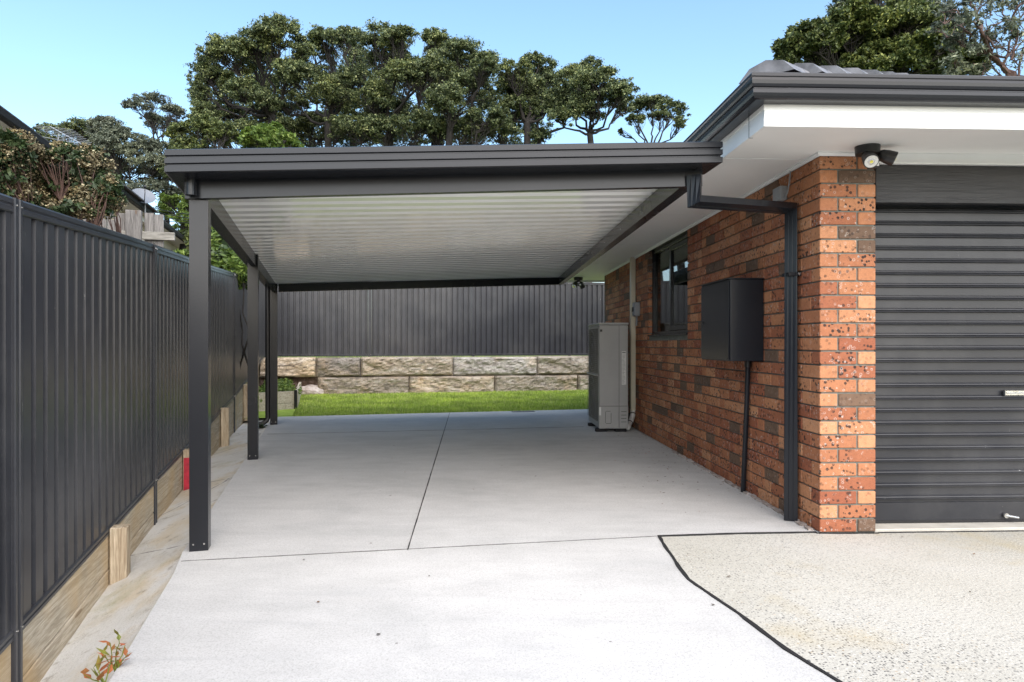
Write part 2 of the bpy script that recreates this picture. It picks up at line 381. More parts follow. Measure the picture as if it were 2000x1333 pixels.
M['litter'] = leafmat("dry_leaves", [(0, (.03, .02, .012)), (.7, (.09, .05, .02)), (1, (.35, .13, .03))], 0, 30)
def ground(name, cols, scale):
    k = NT(name); c = k.ramp(k.noise(scale, 8, .7), [(.3, cols[0]), (.5, cols[1]), (.7, cols[2])])
    k.bump(k.noise(scale*12, 5), .6, .02); return k.fin(c, .95, 0, .1)
M['lawn'] = ground("lawn_soil", [(.16, .23, .04), (.24, .34, .06), (.32, .40, .10)], 6)
M['ground'] = ground("rough_ground", [(.06, .08, .03), (.09, .12, .04), (.14, .14, .07)], .8)
M['soil'] = ground("garden_soil", [(.05, .035, .025), (.09, .06, .045), (.20, .15, .13)], 14)
M['rock'] = ground("pale_rock", [(.18, .15, .13), (.38, .33, .30), (.54, .50, .48)], 7)
M['render'] = simple("beige_render", (.50, .47, .40), .85, .06, 2)
M['rooftile'] = simple("dark_roof_tile", (.055, .055, .062), .55, .35, 5)
M['wallwhite'] = simple("cream_trim", (.66, .64, .58), .6, .05, 3)
def lintelmat():
    k = NT("charcoal_painted_timber"); g = k.noise(5, 7, .6, k.map((.5, 6, 7)), 2.2)
    k.bump(g, .7, .006); return k.fin(k.ramp(g, [(.3, (.018,.018,.020)), (.7, (.034,.034,.037))]), .5, 0, .4)
M['lintel'] = lintelmat()
def glass():
    k = NT("window_glass"); k.fin((.9, .92, .92), .01, 0, .5); k.b.inputs['Transmission Weight'].default_value = 0
    g = k.n("ShaderNodeBsdfGlossy"); g.inputs['Roughness'].default_value = .015; g.inputs['Color'].default_value = (.85, .87, .9, 1)
    t = k.n("ShaderNodeBsdfTransparent"); t.inputs[0].default_value = (.55, .57, .57, 1)
    fr = k.n("ShaderNodeFresnel", i_IOR=1.5); mx = k.n("ShaderNodeMixShader")
    f = k.math('MULTIPLY', fr.outputs[0], .8, True)
    k.l(f, mx.inputs[0]); k.l(t.outputs[0], mx.inputs[1]); k.l(g.outputs[0], mx.inputs[2]); k.l(mx.outputs[0], k.t.nodes["Material Output"].inputs[0])
    return k.m
M['glass'] = glass()

# ================================================================== THE SETTING
mb = MB(); mb.grid(lambda x, y: (x, y, -.62), np.linspace(-1500, 1500, 7), np.linspace(-1500, 1500, 7))
tag(mb.build("ground", M['ground']), kind='structure')
back = lambda X: 12.08+.25*(X-1.36)                              # rear edge of the new slab
joint_px = [(1592,1040.5),(1440,1043),(1285,1048),(1296,1068),(1312,1090),(1326,1112),(1342,1133),(1390,1166),(1440,1200),(1485,1234),(1530,1268),(1580,1299),(1635,1333)]
joint = [((px-1000)/S*(CAMZ*S/(py-HY)), CAMZ*S/(py-HY)) for px, py in joint_px]+[(1.22,1.95),(1.34,1.3),(1.5,.4),(1.62,-6)]
def Hw(u, v): return (1.885+u*.99915-v*.04117, 4.18+u*.04117+v*.99915)
poly = [(Lx(-.70,-6), -6), (Lx(-.722,1), 1), (Lx(-.730,2.34), 2.34), (Lx(-.747,3.45), 3.45), (Lx(-.775,3.80), 3.80), (Lx(-.776,4.71), 4.71), (Lx(-.760,10.81), 10.81), (-3.73, back(-3.73)), (1.36, 12.08), (2.2, back(2.2)), Hw(.04, 7.4), Hw(.04, .02)]+joint
slab = MB(); slab.prism(poly, -.30, 0.0)
tag(slab.build("driveway_slab", M['concrete']), kind='structure')
def strip(mb, pts, w, z0, z1, wob=0):
    pts = [np.array(p, float) for p in pts]; out = []
    for a, b in zip(pts[:-1], pts[1:]):
        n = max(1, int(np.linalg.norm(b-a)/.06)) if wob else 1
        for i in range(n): out.append(a+(b-a)*i/n)
    out.append(pts[-1]); L = []; Rr = []
    for i, p in enumerate(out):
        t = out[min(i+1, len(out)-1)]-out[max(i-1, 0)]; t /= np.linalg.norm(t); n = np.array((t[1], -t[0]))
        hw = w/2*(1+wob*random.uniform(-1, 1)); sh = wob*w*.25*random.uniform(-1, 1)
        L.append(p-n*(hw+sh)); Rr.append(p+n*(hw-sh))
    k = len(out); v = [(*p, z0) for p in L]+[(*p, z0) for p in Rr]+[(*p, z1) for p in L]+[(*p, z1) for p in Rr]
    f = []
    for i in range(k-1): f += [(2*k+i, 2*k+i+1, 3*k+i+1, 3*k+i), (i, i+1, 2*k+i+1, 2*k+i), (k+i, 3*k+i, 3*k+i+1, k+i+1)]
    return mb.add(v, f)
j = MB()
strip(j, [(-.586,3.83),(-1.04,11.37),(-1.045,11.46)], .006, .0015, .004, .3)
tag(j.build("control_joint", M['rubber']), kind='structure')
j = MB()
strip(j, [(-1.76,3.634),(-.6,3.845),(.87,4.105)], .0055, .0015, .004, .7)
strip(j, [(-3.13,8.73),(-1.53,9.03),(1.0,9.5)], .006, .0015, .004, .9)
tag(j.build("saw_cut", simple("saw_cut", (.16,.16,.155), .9, .3, 30)), kind='structure')
old = MB()
pts2 = [(p[0]+.013, p[1]-.004) for p in joint]
poly2 = [(8, 4.2+(8-1.9)*.0412-.002), (2.5, 4.203)]+[(1.90, 4.172)]+pts2+[(8, -6)]
old.prism(poly2, -.30, -.002); tag(old.build("old_driveway_slab", M['aggregate']), kind='structure')
j = MB(); strip(j, [(p[0]+.006, p[1]-.002) for p in joint], .017, -.02, .005, .28)
strip(j, [(1.86,4.174),(2.0,4.171),(2.245,4.176)], .010, -.02, .004, .5); strip(j, [(2.245,4.186),(3.4,4.236),(6,4.345)], .006, -.02, .004, .5)
tag(j.build("expansion_joint", M['rubber']), kind='structure')
# channel beside the fence
cy = np.array([-6, -3, .9, 2.3, 3.01, 4.03, 5.1, 7.67, 9.6, 11.7]); cz = np.array([-.60, -.52, -.42, -.37, -.333, -.243, -.18, -.106, -.10, -.10])
def chz(Y): return float(np.interp(Y, cy, cz))
def ch(u, Y):
    xi = float(np.interp(Y, [-6, 1, 2.34, 3.45, 3.8, 4.71, 10.8, 12], [-.70, -.722, -.73, -.747, -.775, -.776, -.76, -.76]))+.01
    xo = -1.33; x0 = xi+(xo-xi)*u; z = chz(Y)
    zz = z*.22+(z-z*.22)*min(1, u/.88)**.9 + .007*mnoise.noise(Vector((x0*5, Y*3, 1)))
    return (Lx(x0, Y), Y, zz)
mb = MB(); mb.grid(ch, np.linspace(0, 1, 14), np.linspace(-6, 11.75, 180)); tag(mb.build("concrete_channel", M['channel'], smooth=True), kind='structure')
# lawn
ca, sa = math.cos(LROT), math.sin(LROT)
def RW(n, y=0.0): # along/behind the rear fence line; n along it to the right from px 722 foot, y behind
    return (-3.25+.9756*n-.22*y, 15.6+.22*n+.9756*y)
def lawnz(X, Y):
    t = max(0, min(1, (Y-back(X))/3.5)); return -.012+.05*t+.015*mnoise.noise(Vector((X*.8, Y*.8, 3)))*t
mb = MB(); mb.grid(lambda X, t: (X, back(X)+.0+t, lawnz(X, back(X)+t)), np.linspace(-4.7, 9, 60), np.linspace(0, 4.4, 24))
tag(mb.build("lawn", M['lawn'], smooth=True), kind='structure')
mb = MB(); mb.grid(lambda n, y: (*RW(n, y), .80+.02*mnoise.noise(Vector((n*2, y*2, 0)))), np.linspace(-2.4, 16, 80), np.linspace(-.42, 22, 60))
tag(mb.build("rear_ground", M['ground'], smooth=True), kind='structure')
mb = MB(); mb.grid(lambda a, s: (a*ca-s*sa, a*sa+s*ca, float(np.interp(s, [-6, 4, 8, 14, 26], [-.1, .05, .3, .8, 1.2]))), np.linspace(-60, -1.27, 20), np.linspace(-7, 60, 40))
tag(mb.build("side_ground", M['soil'], smooth=True), kind='structure')

# grass blades on the lawn and the strip above the stone wall
def blades(name, pts, h, w_, parent=None, mat='grassblade'):
    N = len(pts); a = rng.random(N)*2*math.pi; hh = h*(.5+rng.random(N)); ww = w_*(.6+.8*rng.random(N))
    d = np.stack([np.cos(a), np.sin(a), np.zeros(N)], 1); ln = np.stack([rng.normal(0, .35, N), rng.normal(0, .35, N), np.ones(N)], 1)
    v = np.stack([pts-d*ww[:,None], pts+d*ww[:,None], pts+ln*hh[:,None]], 1)
    return quads(name, v, 3, M[mat], parent)
X = rng.uniform(-4.6, 2.3, 90000); t = rng.random(90000)**1.15*4.2+.01; Y = np.array([back(x) for x in X])+t
bedmask = ~((X < Lx(.71*1, Y)-.0-.0) & (X+.2786*Y < -.47+.0))        # keep the planter clear
keep = bedmask & (Y < 15.6-.28+.2255*(X+3.25)-.05)
# planter occupies x0 < -.48 beyond its front board
x0s = X+.2786*Y; keep &= ~(x0s < -.46)
pts = np.stack([X, Y, np.array([lawnz(x, y) for x, y in zip(X, Y)])], 1)[keep]
tag(blades("grass", pts, .038, .0045), "short bright green grass growing on the rear lawn", "grass", kind='stuff')
n_ = rng.uniform(-2.2, 9, 9000); y_ = rng.uniform(-.34, -.05, 9000)
pts = np.stack([-3.25+.9756*n_-.22*y_, 15.6+.22*n_+.9756*y_, np.full(9000, .815)], 1)
tag(blades("grass", pts, .045, .005), "strip of grass along the top of the stone wall", "grass", kind='stuff')

# ================================================================== HOUSE
HO = (1.885, 4.18, 0)
house = empty("brick_house", HO, HROT, "speckled orange brick house with white eaves, dark gutter and charcoal roller door", "house")
G = .0857; NC = 27; WT = G*NC
WV0, WV1, WZ0, WZ1 = 2.72, 4.36, 1.262, 2.9
def put_brick(mb, x0, x1, y0, y1, z0, z1, kind):
    r = random.random(); r2 = random.random()
    if kind == 'half': tone = .55+.45*random.random() if r > .10 else (.05 if r > .05 else .33); dens = .15+.35*r2
    elif r < .13: tone = .12*random.random(); dens = .25+.4*r2
    else: tone = .18+.80*random.random(); dens = .65+.35*r2
    mb.cur = (tone, dens, random.random()); mb.cbox(x0, x1, y0, y1, z0, z1, .0035)
wall = MB(); J = .0095; BH = G-J
for r in range(NC):
    z0 = r*G+J*.5; z1 = z0+BH
    # front pier u 0..0.35
    if r % 2 == 0:
        put_brick(wall, 0, .230, 0, .110, z0, z1, 'full'); put_brick(wall, .240, .350, 0, .110, z0, z1, 'half'); v0 = .110+J
    else:
        put_brick(wall, 0, .110, 0, .230, z0, z1, 'half'); put_brick(wall, .120, .350, 0, .110, z0, z1, 'full'); v0 = .230+J
    v = v0; first = True
    while v < 7.35:
        L = .230 if random.random() > .16 else .110
        if first and r % 2 == 0: L = .230
        first = False
        a, b = v, min(v+L, 7.35); v += L+J
        if z1 > WZ0+.01:
            if a >= WV0-.01 and b <= WV1+.01: continue
            if a < WV0 < b: b = WV0
            elif a < WV1 < b: a = WV1
            elif a >= WV0 and b <= WV1: continue
        if b-a < .03: continue
        put_brick(wall, 0, .110, a, b, z0, z1, 'half' if L < .2 else 'full')
    # far pier right of the garage door (outside the frame)
    put_brick(wall, 3.05, 3.28, 0, .11, z0, z1, 'full')
    u = 3.29
    while u < 6.4: put_brick(wall, u, u+.23, 0, .11, z0, z1, 'full'); u += .24
    u = .0
    while u < 6.5: put_brick(wall, u, u+.23, 7.36, 7.47, z0, z1, 'full'); u += .24
wall.build("wall", M['brick'], house, attr=True, recalc=False)
mo = MB()
mo.box(.012, .100, .0085, WV0-.002, 0, WT); mo.box(.010, .100, WV1+.002, 7.345, 0, WT); mo.box(.010, .100, WV0-.002, WV1+.002, 0, WZ0-.006)
mo.box(.100, .343, .008, .100, 0, WT); mo.box(3.057, 6.4, .007, .1, 0, WT); mo.box(.0, 6.5, 7.368, 7.46, 0, WT)
mo.build("mortar", M['mortar'], house)
ins = MB(); ins.box(.335, .345, .102, .5, 0, WT); ins.build("door_jamb", M['dark_room'], house)
# soffit, trim, fascia, gutter
OV = .576; BV = 8.45; RU = 7.2; SZ = 2.33
so_ = MB(); so_.prism([(-OV, -OV), (RU, -OV), (RU, .9), (.35, .9), (.35, BV), (-OV, BV)], SZ, SZ+.012)
so_.build("soffit", M['soffit'], house)
js = MB()
for vv in (.15, 2.02, 3.9, 5.8): js.box(-OV+.003, -.02, vv, vv+.012, SZ-.003, SZ-.0005)
js.box(.9, .912, -OV+.003, -.02, SZ-.003, SZ-.0005) if False else None
js.build("soffit_strip", M['white'], house)
tr = MB(); prof = [(0.003, 0), (0.003, -.022), (.010, -.022), (.022, -.010), (.022, 0)]
tr.sweep(prof, [(0, 7.35, SZ-.0005), (0, 0, SZ-.0005), (.354, 0, SZ-.0005)]); tr.build("eave_moulding", M['white'], house)
tr = MB(); tr.box(.353, 3.05, -.012, .02, 2.262, SZ-.001); tr.box(.353, 3.05, -.020, -.012, 2.262, 2.274); tr.build("head_trim", M['white'], house)
fp = [(0, 0), (.004, -.002), (.018, -.002), (.020, 0), (.020, .045), (.0165, .048), (.0165, .088), (.020, .091), (.020, .138), (0, .138)]
fa = MB(); fa.sweep(fp, [(-OV, BV, SZ-.035), (-OV, -OV, SZ-.035), (RU, -OV, SZ-.035)]); fa.build("fascia", M['white'], house)
fj = MB(); fj.box(-OV-.0235, -OV-.0205, -.40, -.395, SZ-.037, SZ+.10); fj.box(-OV-.0235, -OV+.0, -.40, -.395, SZ-.040, SZ-.037); fj.build("fascia_joint", M['greyplastic'], house)
fb = MB(); fb.sweep([(0,0),(.02,0),(.02,.13),(0,.13)], [(RU, BV, SZ-.035), (-OV-.02, BV, SZ-.035)]); fb.build("rear_fascia", M['white'], house)
gp = [(0,0),(.066,0),(.078,.004),(.088,.014),(.092,.028),(.092,.046),(.086,.050),(.086,.055),(.094,.060),(.099,.072),(.101,.090),(.100,.103),(.105,.108),(.105,.121),(.101,.127),(.093,.127),(.093,.120),(.086,.116),(.083,.02),(.006,.02),(.006,.125),(0,.125)]
gu = MB(); GZ = SZ+.078
gu.sweep(gp, [(-OV-.022, BV, GZ), (-OV-.022, -OV-.022, GZ), (RU, -OV-.022, GZ)]); gu.build("gutter", M['metal'], house)
gj = MB(); gpo = [(a*1.02+.001, b) for a, b in gp[:16]]+[(.094,.118),(.089,.112),(.088,.03),(.0,.004)]
gj.sweep([(a+.0015, b-.0015) if i < 16 else (a, b) for i, (a, b) in enumerate(gp)][:16]+[(.080,.127),(.001,.002)], [(1.33, -OV-.022, GZ), (1.372, -OV-.022, GZ)])
gj.sweep([(a+.0015, b-.0015) for (a, b) in gp[:16]]+[(.080,.127),(.001,.002)], [(-OV-.022, -.50, GZ), (-OV-.022, -OV-.022, GZ), (-.51, -OV-.022, GZ)])
gj.build("gutter_joiner", M['metal'], house)
# hip roof of flat tiles in stepped courses
rf = MB(); PT = .375; RUN = 3.6; e0 = -OV-.045
def roofcourse(mb, k):
    a = k*.31; b = a+.33; za = GZ+.075+a*PT+.022; zb = GZ+.075+b*PT
    o = e0
    c0, c1 = o+a, o+b
    # front plane course and side plane course, meeting on the hip line
    mb.add([(c0,c0,za-.022),(RU,c0,za-.022),(RU,c0,za),(c0,c0,za),(RU,c1,zb),(c1,c1,zb)], [(0,1,2,3),(3,2,4,5)])
    mb.add([(c0,BV,za-.022),(c0,c0,za-.022),(c0,c0,za),(c0,BV,za),(c1,c1,zb),(c1,BV,zb)], [(0,1,2,3),(3,2,4,5)])
for k in range(11): roofcourse(rf, k)
rt = e0+10*.31+.3; zt = GZ+.075+3.4*PT
rf.add([(rt,rt,zt),(RU,rt,zt),(RU,BV,zt),(rt,BV,zt)], [(0,1,2,3)])
roof = rf.build("roof", M['rooftile'], house)
hc = MB()
for k in range(10):
    a = .04+k*.30; b = a+.34
    def cp(t, h, wd):
        c = e0+t; z = GZ+.085+t*PT+h; return [(c-wd*.7, c+wd*.7, z-.075), (c-wd*.42, c+wd*.42, z-.012), (c, c, z+.012), (c+wd*.42, c-wd*.42, z-.012), (c+wd*.7, c-wd*.7, z-.075)]
    A = cp(a, .125, .15); B_ = cp(b, .075, .12)
    hc.add(A+B_, [(i, i+1, 6+i, 5+i) for i in range(4)]+[(0,1,2,3,4)])
hc.build("hip_tiles", simple("grey_ridge_tile", (.15,.15,.16), .5, .5, 9, bump=.5), house)
# lintel and roller door
li = MB(); li.cbox(.353, 3.048, .004, .060, 2.028, 2.259, .003); li.build("lintel", M['lintel'], house)
dk = MB(); dk.box(.36, 3.04, .6, .61, 0, 2.3); dk.box(.352, 3.05, .30, .6, 2.2, 2.21); dk.box(.353, 3.048, .062, .10, 2.06, 2.2); dk.build("garage_interior", M['dark_room'], house)
prof = []; z = .165; PD = .0795
base = .150
prof += [(base, .030), (base-.006, .034), (base-.006, .146), (base, .150)]
while z < 2.02:
    prof += [(base, z), (base-.018, z+.003), (base-.020, z+.009), (base-.015, z+.013), (base-.020, z+.017), (base-.018, z+.023), (base-.001, z+.030), (base-.0005, z+.050), (base, z+PD-.002)]
    z += PD
gd = MB(); V = []
for (v, zz) in prof: V += [(.352, v, zz), (3.05, v, zz)]
gd.add(V, [(2*i, 2*i+1, 2*i+3, 2*i+2) for i in range(len(prof)-1)])
door = gd.build("garage_door", M['door'], house, recalc=False)
bb = MB(); bb.cbox(.354, 3.046, .136, .160, .018, .034, .002); bb.build("bottom_seal", M['rubber'], door)
hd = MB(); hd.cbox(1.262, 1.46, .118, .138, .828, .862, .003); hd.build("handle", M['chrome'], door)
hd = MB(); hd.cbox(1.272, 1.45, .114, .1175, .842, .848, .001); hd.build("handle_slot", M['greyplastic'], door)
hd = MB(); hd.cyl((1.275, .13, .062), (1.33, .085, .058), .009, .007, 12); hd.cyl((1.276, .135, .062), (1.276, .12, .062), .016, n=14); hd.build("lock", M['chrome'], door)
th = MB(); th.cbox(.350, 3.05, .012, .45, -.2, .016, .004); th.build("threshold", M['sill_concrete'], house)
# window: alternating fixed and sliding pane
wn = empty("window", (0, 0, 0)); wn.parent = house
fr = MB(); F0, F1 = .045, .095; top = SZ-.024
fr.cbox(F0, F1, WV0, WV0+.045, WZ0+.04, top); fr.cbox(F0, F1, WV1-.045, WV1, WZ0+.04, top)
fr.cbox(F0-.002, F1, WV0, WV1, top-.045, top+.001); fr.cbox(F0-.003, F1, WV0, WV1, WZ0+.005, WZ0+.042); fr.build("window_frame", M['metal'], wn)
fr = MB(); mid = (WV0+WV1)/2+.02
fr.cbox(F0+.008, F1-.005, mid-.032, mid+.032, WZ0+.043, top-.046); fr.cbox(F0+.010, F1-.012, WV0+.046, mid-.033, WZ0+.043, WZ0+.10); fr.cbox(F0+.010, F1-.012, WV0+.046, mid-.033, top-.10, top-.047); fr.cbox(F0+.010, F1-.012, WV0+.046, WV0+.085, WZ0+.101, top-.101)
fr.build("sash", M['metal'], wn)
g_ = MB(); g_.box(F0+.026, F0+.031, WV0+.047, mid-.034, WZ0+.045, top-.047); g_.build("pane", M['glass'], wn)
g_ = MB(); g_.box(F0+.032, F0+.037, mid+.034, WV1-.047, WZ0+.045, top-.047); g_.build("pane", M['glass'], wn)
sl_ = MB(); sl_.cbox(-.012, F1, WV0-.002, WV1+.002, WZ0-.012, WZ0+.004, .003); sl_.build("sill", M['metal'], wn)
hd_ = MB(); hd_.cbox(.002, F1, WV0+.001, WV1-.001, top+.002, SZ-.001, .002); hd_.build("head_flashing", M['metal'], wn)
rm = MB(); rm.box(.9, .91, WV0-.2, WV1+.2, .9, 2.4); rm.box(.111, .9, WV0-.21, WV0-.2, .9, 2.4); rm.box(.111, .9, WV1+.2, WV1+.21, .9, 2.4); rm.box(.111, .9, WV0-.2, WV1+.2, .89, .9); rm.box(.111, .9, WV0-.2, WV1+.2, 2.312, 2.325); rm.build("room", M['dark_room'], wn)
cu = MB(); ys = np.linspace(mid+.1, WV1-.06, 60); cu.add([(.15+.012*math.sin(y*48), y, z) for y in ys for z in (WZ0+.03, top-.02)], [(2*i, 2*i+2, 2*i+3, 2*i+1) for i in range(59)]); cu.build("curtain", simple("dark_curtain", (.07,.07,.075), .9, .1), wn, smooth=True)

# ================================================================== things on the house wall
def hpoint(u, v, z=0): x, y = Hw(u, v); return (x, y, z)
mbx = empty("meter_box", hpoint(0, .83, 1.03), HROT, "charcoal metal meter box mounted on the side brick wall", "meter box")
b = MB(); b.cbox(-.255, -.003, 0, .655, 0, .603, .004); body = b.build("box_body", M['metal'], mbx)
b = MB(); b.cbox(-.262, -.2565, .012, .643, .012, .590, .002); b.build("box_door", M['metal'], mbx)
b = MB(); b.cyl((-.2565, .60, .3), (-.272, .60, .3), .012, n=12); b.build("latch", M['black'], mbx)
b = MB(); b.cbox(-.262, .0, -.006, .661, .604, .612, .002); b.build("box_lid", M['metal'], mbx)
cd = empty("conduit", hpoint(-.03, 1.13, 0), HROT, "thin dark conduit running from the meter box down to the slab", "conduit")
b = MB(); b.tube([(.0, -.07, 1.028), (.002, -.03, .6), (.0, .03, .0)], .019, 14); b.build("pipe", M['metal'], cd)
b = MB(); b.cyl((0, -.066, .98), (0, -.07, 1.027), .026, n=14); b.build("collar", M['black'], cd)
jb = empty("junction_box", hpoint(0, .44, 2.135), HROT, "small grey junction box with a looping cable high on the brick wall under the eave", "junction box")
b = MB(); b.cbox(-.052, -.002, 0, .115, 0, .095, .006); b.build("box_body", M['greyplastic'], jb)
b = MB(); b.cbox(-.058, -.0525, .004, .111, .004, .091, .003); b.build("lid", M['greyplastic'], jb)
b = MB(); b.tube([(-.025, -.002, .03), (-.028, -.03, .015), (-.028, -.055, .03), (-.022, -.062, .08), (-.012, -.06, .14), (-.010, -.062, .198)], .0045, 8); b.build("cable", M['greyplastic'], jb)
du = empty("pipe_duct", hpoint(0, 5.06, 0), HROT, "tall beige pipe duct rising up the brick wall beside the window", "duct")
b = MB(); b.cbox(-.068, -.002, 0, .085, .25, 2.33, .006); b.build("duct_cover", M['duct'], du)
b = MB(); b.tube([(-.035, .04, .26), (-.04, .02, .19), (-.08, -.04, .11), (-.13, -.12, .065), (-.16, -.22, .05)], .036, 14, True)
b.build("insulated_pipe", M['pipe'], du, smooth=True)
b = MB()
for (p, q) in (((-.037, .030, .215), (-.039, .024, .203)), ((-.092, -.058, .099), (-.10, -.07, .092))): b.cyl(p, q, .039, n=14)
b.build("pipe_tie", M['black'], du)
isw = empty("isolator_switch", hpoint(-.0, 4.78, 1.52), HROT, "grey isolator switch box beside the beige duct", "switch")
b = MB(); b.cbox(-.085, -.002, 0, .125, 0, .185, .012); b.build("switch_body", M['greyplastic'], isw)
b = MB(); b.cbox(-.10, -.086, .04, .085, .06, .12, .004); b.build("switch_knob", M['black'], isw)
b = MB(); b.tube([(-.04, .05, 0.001), (-.04, .06, -.06), (-.035, .10, -.12)], .013, 10); b.build("cable", M['greyplastic'], isw)

# air conditioner outdoor unit (fans face the carport)
ac = empty("air_conditioner_unit", (1.14, 8.94, 0), HROT, "tall grey outdoor air conditioner unit with two fan grilles beside the brick wall", "air conditioner")
W_, D_, H0, H1 = .385, .90, .045, 1.435
b = MB(); b.cbox(0, W_, 0, D_, H0, H1-.03, .010); b.build("casing", M['unit'], ac)
b = MB(); b.cbox(-.006, W_+.006, -.006, D_+.006, H1-.029, H1, .006); b.build("top_cover", M['unit'], ac)
for zz in (.13, .765):
    b = MB(); b.box(-.004, -.001, .10, D_-.03, zz, zz+.595); g = b.build("fan_grille", M['unit_dark'], ac)
    b = MB()
    for i in range(23): b.box(-.012, -.0085, .10, D_-.03, zz+.012+i*.0255, zz+.0165+i*.0255)
    for i in range(9): y = .10+(D_-.13)*i/8; b.box(-.0165, -.0125, y-.0025, y+.0025, zz, zz+.595)
    b.build("wire_guard", M['unit_wire'], g)
    b = MB()
    for r_ in (.09, .19, .27):
        b.tube([(-.018, .485+r_*math.cos(a), zz+.298+r_*math.sin(a)) for a in np.linspace(0, 2*math.pi, 33)], .0035, 6)
    b.build("guard_ring", M['unit_wire'], g)
b = MB(); b.cbox(-.03, -.0045, .06, D_-.0, .730, .752, .003); b.build("centre_bar", M['unit'], ac)
b = MB(); b.box(.262, .2655, -.0035, -.0005, .06, H1-.04); b.box(.001, W_-.001, -.003, -.0005, .338, .3425); b.build("panel_seam", M['unit_dark'], ac)
b = MB(); b.cbox(.002, .259, -.0065, -.001, .048, .332, .003); b.cbox(.269, W_-.002, -.0065, -.001, .048, .332, .003); b.build("lower_panel", M['unit'], ac)
b = MB()
for i in range(4): b.box(.29, .36, -.0095, -.007, .13+i*.045, .136+i*.045)
b.build("louvre", M['unit_dark'], ac)
b = MB(); 
for (x0, x1, z0, z1) in ((.08,.085,.12,.27),(.155,.16,.12,.25),(.09,.15,.272,.277),(.09,.155,.112,.117)): b.box(x0, x1, -.0095, -.007, z0, z1)
b.build("knockout_outline", M['unit_dark'], ac)
b = MB(); b.box(.30, .355, -.0025, -.0008, .62, 1.06); st = b.build("label_sticker", M['sticker'], ac)
b = MB(); b.box(.305, .35, -.0040, -.0030, 1.035, 1.05)
for i in range(22): b.box(.306, .306+random.uniform(.02, .043), -.0040, -.0030, .64+i*.0175, .644+i*.0175)
b.build("print", simple("grey_print", (.2,.2,.2), .6, .1), st)
b = MB(); b.box(.012, .042, -.0025, -.0008, 1.315, 1.345); b.build("badge", M['unit_dark'], ac)
b = MB(); b.box(.0, .025, -.0095, -.0068, .22, .33); b.build("label_sticker", M['sticker'], ac)
for (x, y) in ((.03, .10), (.03, .72), (.29, .10), (.29, .72)):
    b = MB(); b.cbox(x-.07, x+.08, y-.07, y, .0, .043, .004); b.build("foot", M['rubber'], ac)

# security lights
def sec_light(loc, rot, label, scale=1.0, aims=None):
    t = empty("security_light", loc, rot, label, "security light", "twin head security lights under the eaves")
    b = MB(); b.cyl((0,0,-.001*scale), (0,0,-.048*scale), .070*scale, .066*scale, 32); b.build("base", M['black'], t)
    b = MB(); b.cyl((0,0,-.049*scale), (0,0,-.075*scale), .022*scale, n=16); b.tube([(-.018*scale,-.01*scale,-.062*scale),(-.035*scale,-.02*scale,-.075*scale)], .010*scale, 10); b.tube([(.018*scale,0,-.062*scale),(.045*scale,0,-.07*scale)], .010*scale, 10); b.build("bracket", M['black'], t)
    for (a, d_) in aims:
        a = np.array(a)*scale; d_ = np.array(d_, float); d_ /= np.linalg.norm(d_)
        L = [(-.002, .014), (.004, .024), (.02, .033), (.05, .039), (.092, .043), (.096, .043)]
        b = MB(); b.tube([a+d_*q*scale for q, r in L], [r*scale for q, r in L], 28, True); h = b.build("lamp_head", M['black'], t, smooth=False)
        b = MB(); b.cyl(a+d_*.0965*scale, a+d_*.099*scale, .037*scale, n=28); lz = b.build("lens", M['lens'], h)
        b = MB(); b.cyl(a+d_*.0992*scale, a+d_*.1015*scale, .020*scale, .013*scale, n=20); b.build("reflector", M['chrome'], h)
        b = MB(); b.cyl(a+d_*.1017*scale, a+d_*.103*scale, .009*scale, n=12); b.build("led_chip", M['chip'], h)
    b = MB(); b.cbox(-.012*scale, .040*scale, -.062*scale, -.010*scale, -.140*scale, -.098*scale, .006*scale); se = b.build("sensor", M['black'], t)
    b = MB(); b.cbox(.004*scale, .034*scale, -.0665*scale, -.0625*scale, -.132*scale, -.106*scale, .001); b.build("sensor_window", M['lens'], se)
    return t
p = P(1694, 287, 1.17*S/(672-287))
sec_light((p[0], p[1]+.0, SZ), 0, "black twin head security light above the brick pier with one lens facing forward", 1.0, [((-.020, -.028, -.058), (-.12, -.80, -.62)), ((.056, -.012, -.048), (.93, -.30, -.42))])
sec_light((1.17, 12.05, SZ), 0, "small black security light hanging under the far end of the white eave", 1.15, [((-.030, -.01, -.075), (-.50, -.62, -.85)), ((.035, .0, -.075), (.42, .35, -.85))])

# ================================================================== CARPORT
cp_ = empty("carport", (-1.763, 3.86, 0), 0, "charcoal steel carport with a pale ribbed roof attached to the brick house", "carport")
def dlat(X, Y): return X*.99915+Y*.0412
def hU(X, Y): return 2.215-.047*(1.26-dlat(X, Y))
BD = .115
posts = [(-1.763, 3.86), (Lx(-.690, 6.86), 6.86), (Lx(-.688, 9.80), 9.80)]
for i, (X, Y) in enumerate(posts):
    b = MB(); q = .049; t_ = (hU(X, Y)-BD-.002) if i == 0 else hU(X, Y)+.004
    cs = [(X+ca*a-sa*c, Y+sa*a+ca*c) for a, c in ((-q,-q),(q,-q),(q,q),(-q,q))]
    b.prism(cs, .001, t_); po = b.build("post", M['metal'], cp_, world=True)
    b = MB()
    for a in (-.028, .028): 
        x, y = X+ca*a+sa*q, Y+sa*a-ca*q; b.cyl((x, y, .04), (x+sa*.004, y-ca*.004, .04), .005, n=8)
    b.build("screw", M['chrome'], po, world=True)
def beam3(name, A, B, width, depth=BD, side=0.0, top=0.0, mat='metal'):
    b = MB(); zA = hU(*A)-depth+top; zB = hU(*B)-depth+top
    b.beam((*A, zA), (*B, zB), width, depth, side=side); return b.build(name, M[mat], cp_, world=True)
bz = beam3("front_beam", (-1.815, 3.805), (1.135, 4.105), .05, .150, top=.035)
beam3("rear_beam", (-3.36, 9.83), (.80, 10.87), .05)
